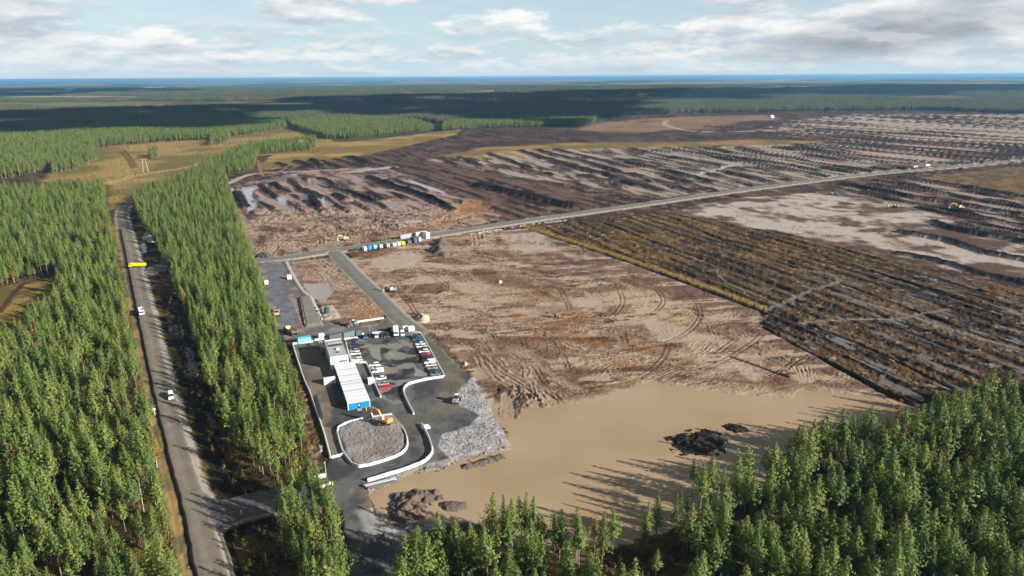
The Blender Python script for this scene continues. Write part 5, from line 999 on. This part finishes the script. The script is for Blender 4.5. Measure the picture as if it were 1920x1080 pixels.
STAND_B = [(252, 384), (264, 425), (290, 458), (308, 498), (318, 528), (336, 562), (356, 612), (374, 668), (396, 740), (424, 806), (456, 868), (486, 908), (535, 905), (568, 862), (572, 820), (562, 755), (547, 692), (524, 640), (502, 602), (491, 556), (483, 516), (474, 488), (462, 462), (450, 425), (436, 380), (424, 338), (418, 330), (475, 320), (484, 292), (592, 281), (592, 252, 13), (470, 263, 13), (427, 277, 13), (394, 294, 13), (338, 319, 13), (280, 342, 13), (247, 360, 13)]
STAND_C = [(528, 965), (560, 935), (592, 928), (618, 950), (638, 1000), (652, 1062), (664, 1190), (560, 1190), (540, 1060), (520, 1010)]
STAND_D = [(742, 1078), (800, 1062), (870, 1052), (930, 1030), (990, 1015), (1050, 1050), (1110, 1060), (1170, 1040), (1230, 1012), (1292, 968), (1342, 940), (1390, 905), (1440, 884), (1500, 854), (1560, 838), (1620, 824), (1700, 816), (1760, 794), (1830, 770), (1920, 748), (2040, 740), (2250, 1190), (742, 1190)]
HOLE_D = [(1030, 1060), (1110, 1068), (1180, 1046), (1260, 1000), (1330, 960), (1350, 975), (1290, 1030), (1200, 1085), (1090, 1110), (1010, 1090)]
pinesA = fill(STAND_A, 4.3, 1, .36, hole=HOLE_A); pinesB = fill(STAND_B, 4.0, 2, .34); pinesC = fill(STAND_C, 3.8, 3, .25); pinesD = fill(STAND_D, 4.15, 4, .33, hole=HOLE_D)
extra = [(1298, 930), (790, 1066), (850, 1058), (945, 1022), (985, 1016), (1040, 1040), (1085, 1064), (1150, 1040), (1212, 1020), (1230, 1010), (1265, 1000), (1352, 940), (1590, 850), (1680, 806), (1740, 800)]
pinesD = np.concatenate([pinesD, GP(extra)])
midstands = [([(-140, 356), (0, 338), (82, 322), (92, 304), (150, 292), (190, 277), (310, 266), (385, 263), (480, 251), (538, 241), (530, 226), (300, 232), (0, 250), (-140, 256)], 5.2), ([(98, 328), (150, 316), (186, 301), (178, 290), (140, 300), (100, 312)], 4.6), ([(392, 276), (430, 268), (434, 256), (400, 262)], 6), ([(278, 301), (298, 299), (297, 290), (282, 291)], 5.5), ([(546, 240), (578, 250), (614, 262), (664, 261), (742, 253), (816, 245), (770, 230), (690, 224), (552, 228)], 5.0), ([(828, 247), (900, 242), (1000, 239), (1112, 234), (1120, 222), (1000, 222), (840, 230)], 5.6)]
midpts = np.concatenate([fill(p_, sp_, 20 + k, .25) for k, (p_, sp_) in enumerate(midstands)])
allp = np.concatenate([pinesA, pinesB, pinesC, pinesD]); grp = np.concatenate([np.zeros(len(pinesA)), np.ones(len(pinesB)), np.full(len(pinesC), 2), np.full(len(pinesD), 3)]).astype(int)
pp = np.array([PX(p[0], p[1], 9) for p in allp]); inview = (pp[:, 0] > -25) & (pp[:, 0] < 1945) & (pp[:, 1] < 1100)
dist = np.hypot(allp[:, 0], allp[:, 1]); order = np.argsort(np.where(inview, dist, 1e9)); near = order[:300]; restm = np.ones(len(allp), bool); restm[near] = False
keep = (pp[:, 0] > -220) & (pp[:, 0] < 2140)                     # a margin beyond the frame for shadows
rgt = np.random.default_rng(5)
NEARV = [parts(100 + k, PINE if k not in (4, 6) else SPRUCE, BARK, Ht=14.0, Rc=(3.1, 2.7, 3.4, 2.9, 2.6, 3.2, 3.0)[k], base=(.34, .42, .28, .45, .3, .38, .24)[k], whorls=(15, 14, 16, 13, 16, 14, 17)[k], nbr=9, tufts=8, ts=.66, kind='pine' if k not in (4, 6) else 'spruce') for k in range(7)]
LONE = np.array(G(1298, 930)); SHORE = GP([(742, 1070), (870, 1050), (985, 1012), (1050, 1040), (1170, 1038), (1290, 965), (1390, 905), (1500, 854), (1700, 814)])
LAB = ['green conifer in the dense forest left of the gravel road', 'green conifer in the narrow strip between the forest road and the compound', 'green conifer in the clump between the entrance road and the site entrance', 'green conifer in the forest at the lower right beside the pond']
GRPN = ['conifers of the left forest', 'conifers of the strip beside the compound', 'conifers of the clump by the entrance', 'conifers of the lower right forest']
def scales(n, rg, lo=.55, hi=1.25): s = rg.uniform(lo, hi, n); w_ = s * rg.uniform(.85, 1.15, n); return np.stack([w_, w_, s], 1)
sc = scales(len(allp), rgt); rt = rgt.uniform(0, 6.28, len(allp)); sc[grp == 3] *= np.array([1.22, 1.22, 1.0]); sc[grp == 1] *= .95; sc[len(allp) - len(extra):] = np.array([1.0, 1.0, 1.05]) * rgt.uniform(.8, 1.05, (len(extra), 1))
for j in near:
    k = rgt.choice(7, p=(.17, .17, .17, .17, .1, .17, .05)); lone = grp[j] == 3 and np.hypot(*(allp[j] - LONE)) < .5; shore = grp[j] == 3 and seg_dist(allp[j][:1], allp[j][1:], SHORE)[0][0] < 11
    r = empty('pine_tree', (allp[j][0], allp[j][1], -.1), rt[j], 'lone slender pine standing out at the pond edge beside bare birches' if lone else ('green pine at the near shore of the muddy pond' if shore else LAB[grp[j]]), 'tree', None if lone else ('pines along the near shore of the pond' if shore else GRPN[grp[j]])); r.scale = sc[j]
    link('crown', NEARV[k][0], r); link('trunk', NEARV[k][1], r)
MIDV = collection('pine_variants', [joined('pine_variant', 200 + k, PINE if k != 3 else SPRUCE, BARK, Ht=14.0, Rc=(3.0, 2.7, 3.2, 2.6, 2.9)[k], base=(.36, .45, .3, .5, .26)[k], whorls=13, nbr=8, tufts=5, ts=.92, kind='pine' if k != 3 else 'spruce') for k in range(5)] + [joined('pine_variant', 260, YELLOW, WBARK, Ht=11.0, Rc=2.0, base=.3, whorls=10, nbr=7, tufts=4, ts=.9, kind='birch')])
sel_ = restm & keep; Pm = np.concatenate([allp[sel_], np.full((sel_.sum(), 1), -.1)], 1); Sm = sc[sel_]; Rm = rt[sel_]
mk_ = np.array([-300 < PX(p[0], p[1], 9)[0] < 2200 for p in midpts]); midpts = midpts[mk_]
Pm = np.concatenate([Pm, np.concatenate([midpts, np.zeros((len(midpts), 1))], 1)]); Sm = np.concatenate([Sm, scales(len(midpts), rgt, .85, 1.3)]); Rm = np.concatenate([Rm, rgt.uniform(0, 6.28, len(midpts))])
stuff('pine_forest', Pm, Sm, Rm, MIDV, 6, 'conifers of the stands behind the nearest trees', (.23, .19, .22, .16, .175, .025))
# far woods: clumps of trees
tile = lambda sp_, half, sd: [(x_ + random.uniform(-1, 1) * sp_ * .4, y_ + random.uniform(-1, 1) * sp_ * .4, random.uniform(.85, 1.3)) for x_ in np.arange(-half, half, sp_) for y_ in np.arange(-half, half, sp_)]
NT = dict(Ht=15.0, Rc=2.3, base=.45, whorls=6, nbr=5, tufts=2, ts=2.2)
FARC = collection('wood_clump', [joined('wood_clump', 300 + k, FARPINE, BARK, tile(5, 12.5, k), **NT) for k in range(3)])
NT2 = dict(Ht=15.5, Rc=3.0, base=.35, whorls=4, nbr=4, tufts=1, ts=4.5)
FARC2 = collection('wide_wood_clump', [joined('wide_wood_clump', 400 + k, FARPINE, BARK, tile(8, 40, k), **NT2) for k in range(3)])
NEAREDGE = [(-700, 262), (0, 252), (300, 234), (530, 227), (546, 236), (700, 225), (828, 232), (1120, 224), (1132, 218.5), (1300, 212), (1500, 209.5), (1740, 206.5), (1920, 213), (2600, 222)]
FW = [(p_[0], p_[1]) for p_ in NEAREDGE] + [(2600, 158), (-700, 166)]
FIELDS = FLDS
def far_fill(sp_, y0, y1, seed):
    P = GP(FW); rg = np.random.default_rng(seed); out = []
    for yv in np.arange(y0, y1, sp_):
        h_ = .8 * yv + 150; xs = np.arange(-h_, h_, sp_); xs = xs + rg.uniform(-.3, .3, len(xs)) * sp_; out.append(np.stack([xs, np.full(len(xs), yv) + rg.uniform(-.3, .3, len(xs)) * sp_], 1))
    q_ = np.concatenate(out); k = inside(q_[:, 0], q_[:, 1], P)
    for f_ in FIELDS: k &= ~inside(q_[:, 0], q_[:, 1], GP(f_))
    gap = fbm(q_[:, 0] / 700, q_[:, 1] / 900, 4, 77); k &= ~((gap > .60) & (q_[:, 1] > 2900)); return q_[k]
f1 = far_fill(22, 1050, 2900, 1); f2 = far_fill(72, 2900, 9500, 2)
stuff('distant_forest', np.concatenate([f1, np.zeros((len(f1), 1))], 1), scales(len(f1), rgt, .9, 1.2), rgt.integers(0, 4, len(f1)) * 1.5708, FARC, 3, 'dark belt of far forest beyond the peat field')
stuff('horizon_forest', np.concatenate([f2, np.full((len(f2), 1), -1.)], 1), scales(len(f2), rgt, .9, 1.2), rgt.integers(0, 4, len(f2)) * 1.5708, FARC2, 3, 'far forest fading towards the horizon')
# birches
by = [parts(500 + k, YELLOW, WBARK, Ht=11.0, Rc=2.0, base=.3, whorls=11, nbr=7, tufts=4, ts=.8, kind='birch') for k in range(2)]; bb = [parts(510 + k, TWIG, WBARK, Ht=12.0, Rc=1.5, base=.35, whorls=11, nbr=5, tufts=3, ts=.35, kind='birch') for k in range(2)]
for k, (px, py, kind, s, lb) in enumerate([(150, 842, 'y', .95, 'orange leaved birch alone in the middle of the left forest'), (228, 790, 'y', .7, 'rust coloured birch near the right edge of the left forest'), (270, 960, 'b', .95, 'bare pale birch at the lower right edge of the left forest'), (292, 945, 'b', .8, 'bare pale birch close to the road verge at lower left'), (38, 885, 'b', .7, 'bare birch in the gap at the far left of the left forest'), (1318, 918, 'b', .8, 'bare reddish birch right of the lone pine by the pond'), (1338, 925, 'b', .85, 'bare white stemmed birch, right of a close pair by the pond'), (1331, 935, 'b', .7, 'bare white stemmed birch, left of a close pair by the pond'), (1345, 968, 'b', .8, 'bare white stemmed birch at the edge of the lower right forest'), (1117, 1022, 'y', .85, 'orange leaved birch standing at the near shore of the pond'), (1113, 1062, 'b', .6, 'reddish bare birch below the orange birch'), (1040, 1085, 'y', .5, 'small red brown bush like birch at the bottom edge'), (1130, 1086, 'y', .45, 'small orange birch at the bottom edge of the picture'), (1080, 1060, 'b', .55, 'small bare birch left of the reddish one at the bottom'), (1265, 985, 'y', .4, 'low orange birch at the edge of the lower right forest'), (1285, 990, 'y', .38, 'low rust birch right of the low orange one'), (975, 1010, 'b', .6, 'bare birch among the small pines at the near shore'), (190, 488, 'y', .5, 'small yellow birch in the upper part of the left forest'), (140, 560, 'y', .5, 'small yellow birch below the brown clearing'), (412, 432, 'y', .55, 'small orange birch near the top of the pine strip'), (553, 1035, 'y', .5, 'small yellow birch in the brush below the entrance road'), (500, 1062, 'y', .4, 'low yellow birch in the brush left of the entrance clump')]):
    r = empty('birch_tree', (*G(px, py), -.1), k * 1.3, lb, 'tree'); r.scale = (s, s, s); c_, t_ = (by if kind == 'y' else bb)[k % 2]; link('crown', c_, r); link('trunk', t_, r)
# undergrowth along the forest edges
v, f, tt, _, _ = tree_mesh(700, 1.5, 1.1, .1, 4, 6, 2, .7, 'birch'); sm_ = mesh_np('bush_variant', v, f); set_tint(sm_, tt); sm_.materials.append(SHRUB)
v, f, tt, _, _ = tree_mesh(701, 2.2, .9, .1, 5, 5, 2, .6, 'birch'); sm2 = mesh_np('bush_variant', v, f); set_tint(sm2, tt); sm2.materials.append(SHRUB)
UC = collection('bush_variants', [sm_, sm2])
edges = [([(352, 1180), (334, 1079), (320, 1000), (306, 915), (290, 835), (276, 765), (258, 680), (242, 605), (228, 530), (214, 450), (206, 400), (198, 400), (205, 450), (218, 530), (232, 605), (247, 680), (262, 765), (276, 835), (288, 915), (300, 1000), (310, 1079), (325, 1180)], 1.5), ([(535, 908), (590, 880), (578, 820), (566, 740), (552, 690), (545, 700), (556, 760), (560, 820), (545, 870), (500, 890)], 1.5), ([(320, 560), (345, 590), (380, 690), (410, 780), (450, 870), (490, 920), (440, 930), (390, 830), (360, 740), (335, 650), (312, 590)], 3.2), ([(430, 1000), (520, 975), (540, 1060), (560, 1190), (470, 1190), (450, 1070)], 2.6), ([(1010, 1060), (1180, 1046), (1260, 1000), (1340, 950), (1400, 930), (1300, 1030), (1200, 1090), (1000, 1110)], 2.6), ([(982, 428), (1240, 398), (1400, 428), (1600, 470), (1560, 600), (1429, 585), (1230, 510)], 8.5), (CLEARING, 8.0)]
ug = np.concatenate([fill(p_, s_, 40 + k, .3) for k, (p_, s_) in enumerate(edges)])
stuff('undergrowth', np.concatenate([ug, np.zeros((len(ug), 1))], 1), scales(len(ug), rgt, .5, 1.3) * np.where(np.arange(len(ug)) > len(ug) - 1, 1, 1)[:, None], rgt.uniform(0, 6.28, len(ug)), UC, 2, 'yellow and rust undergrowth along the forest edges')
print('COUNTS pines', len(allp), 'mid', len(midpts), 'far', len(f1), len(f2), 'undergrowth', len(ug), 'objects', len(S.objects))
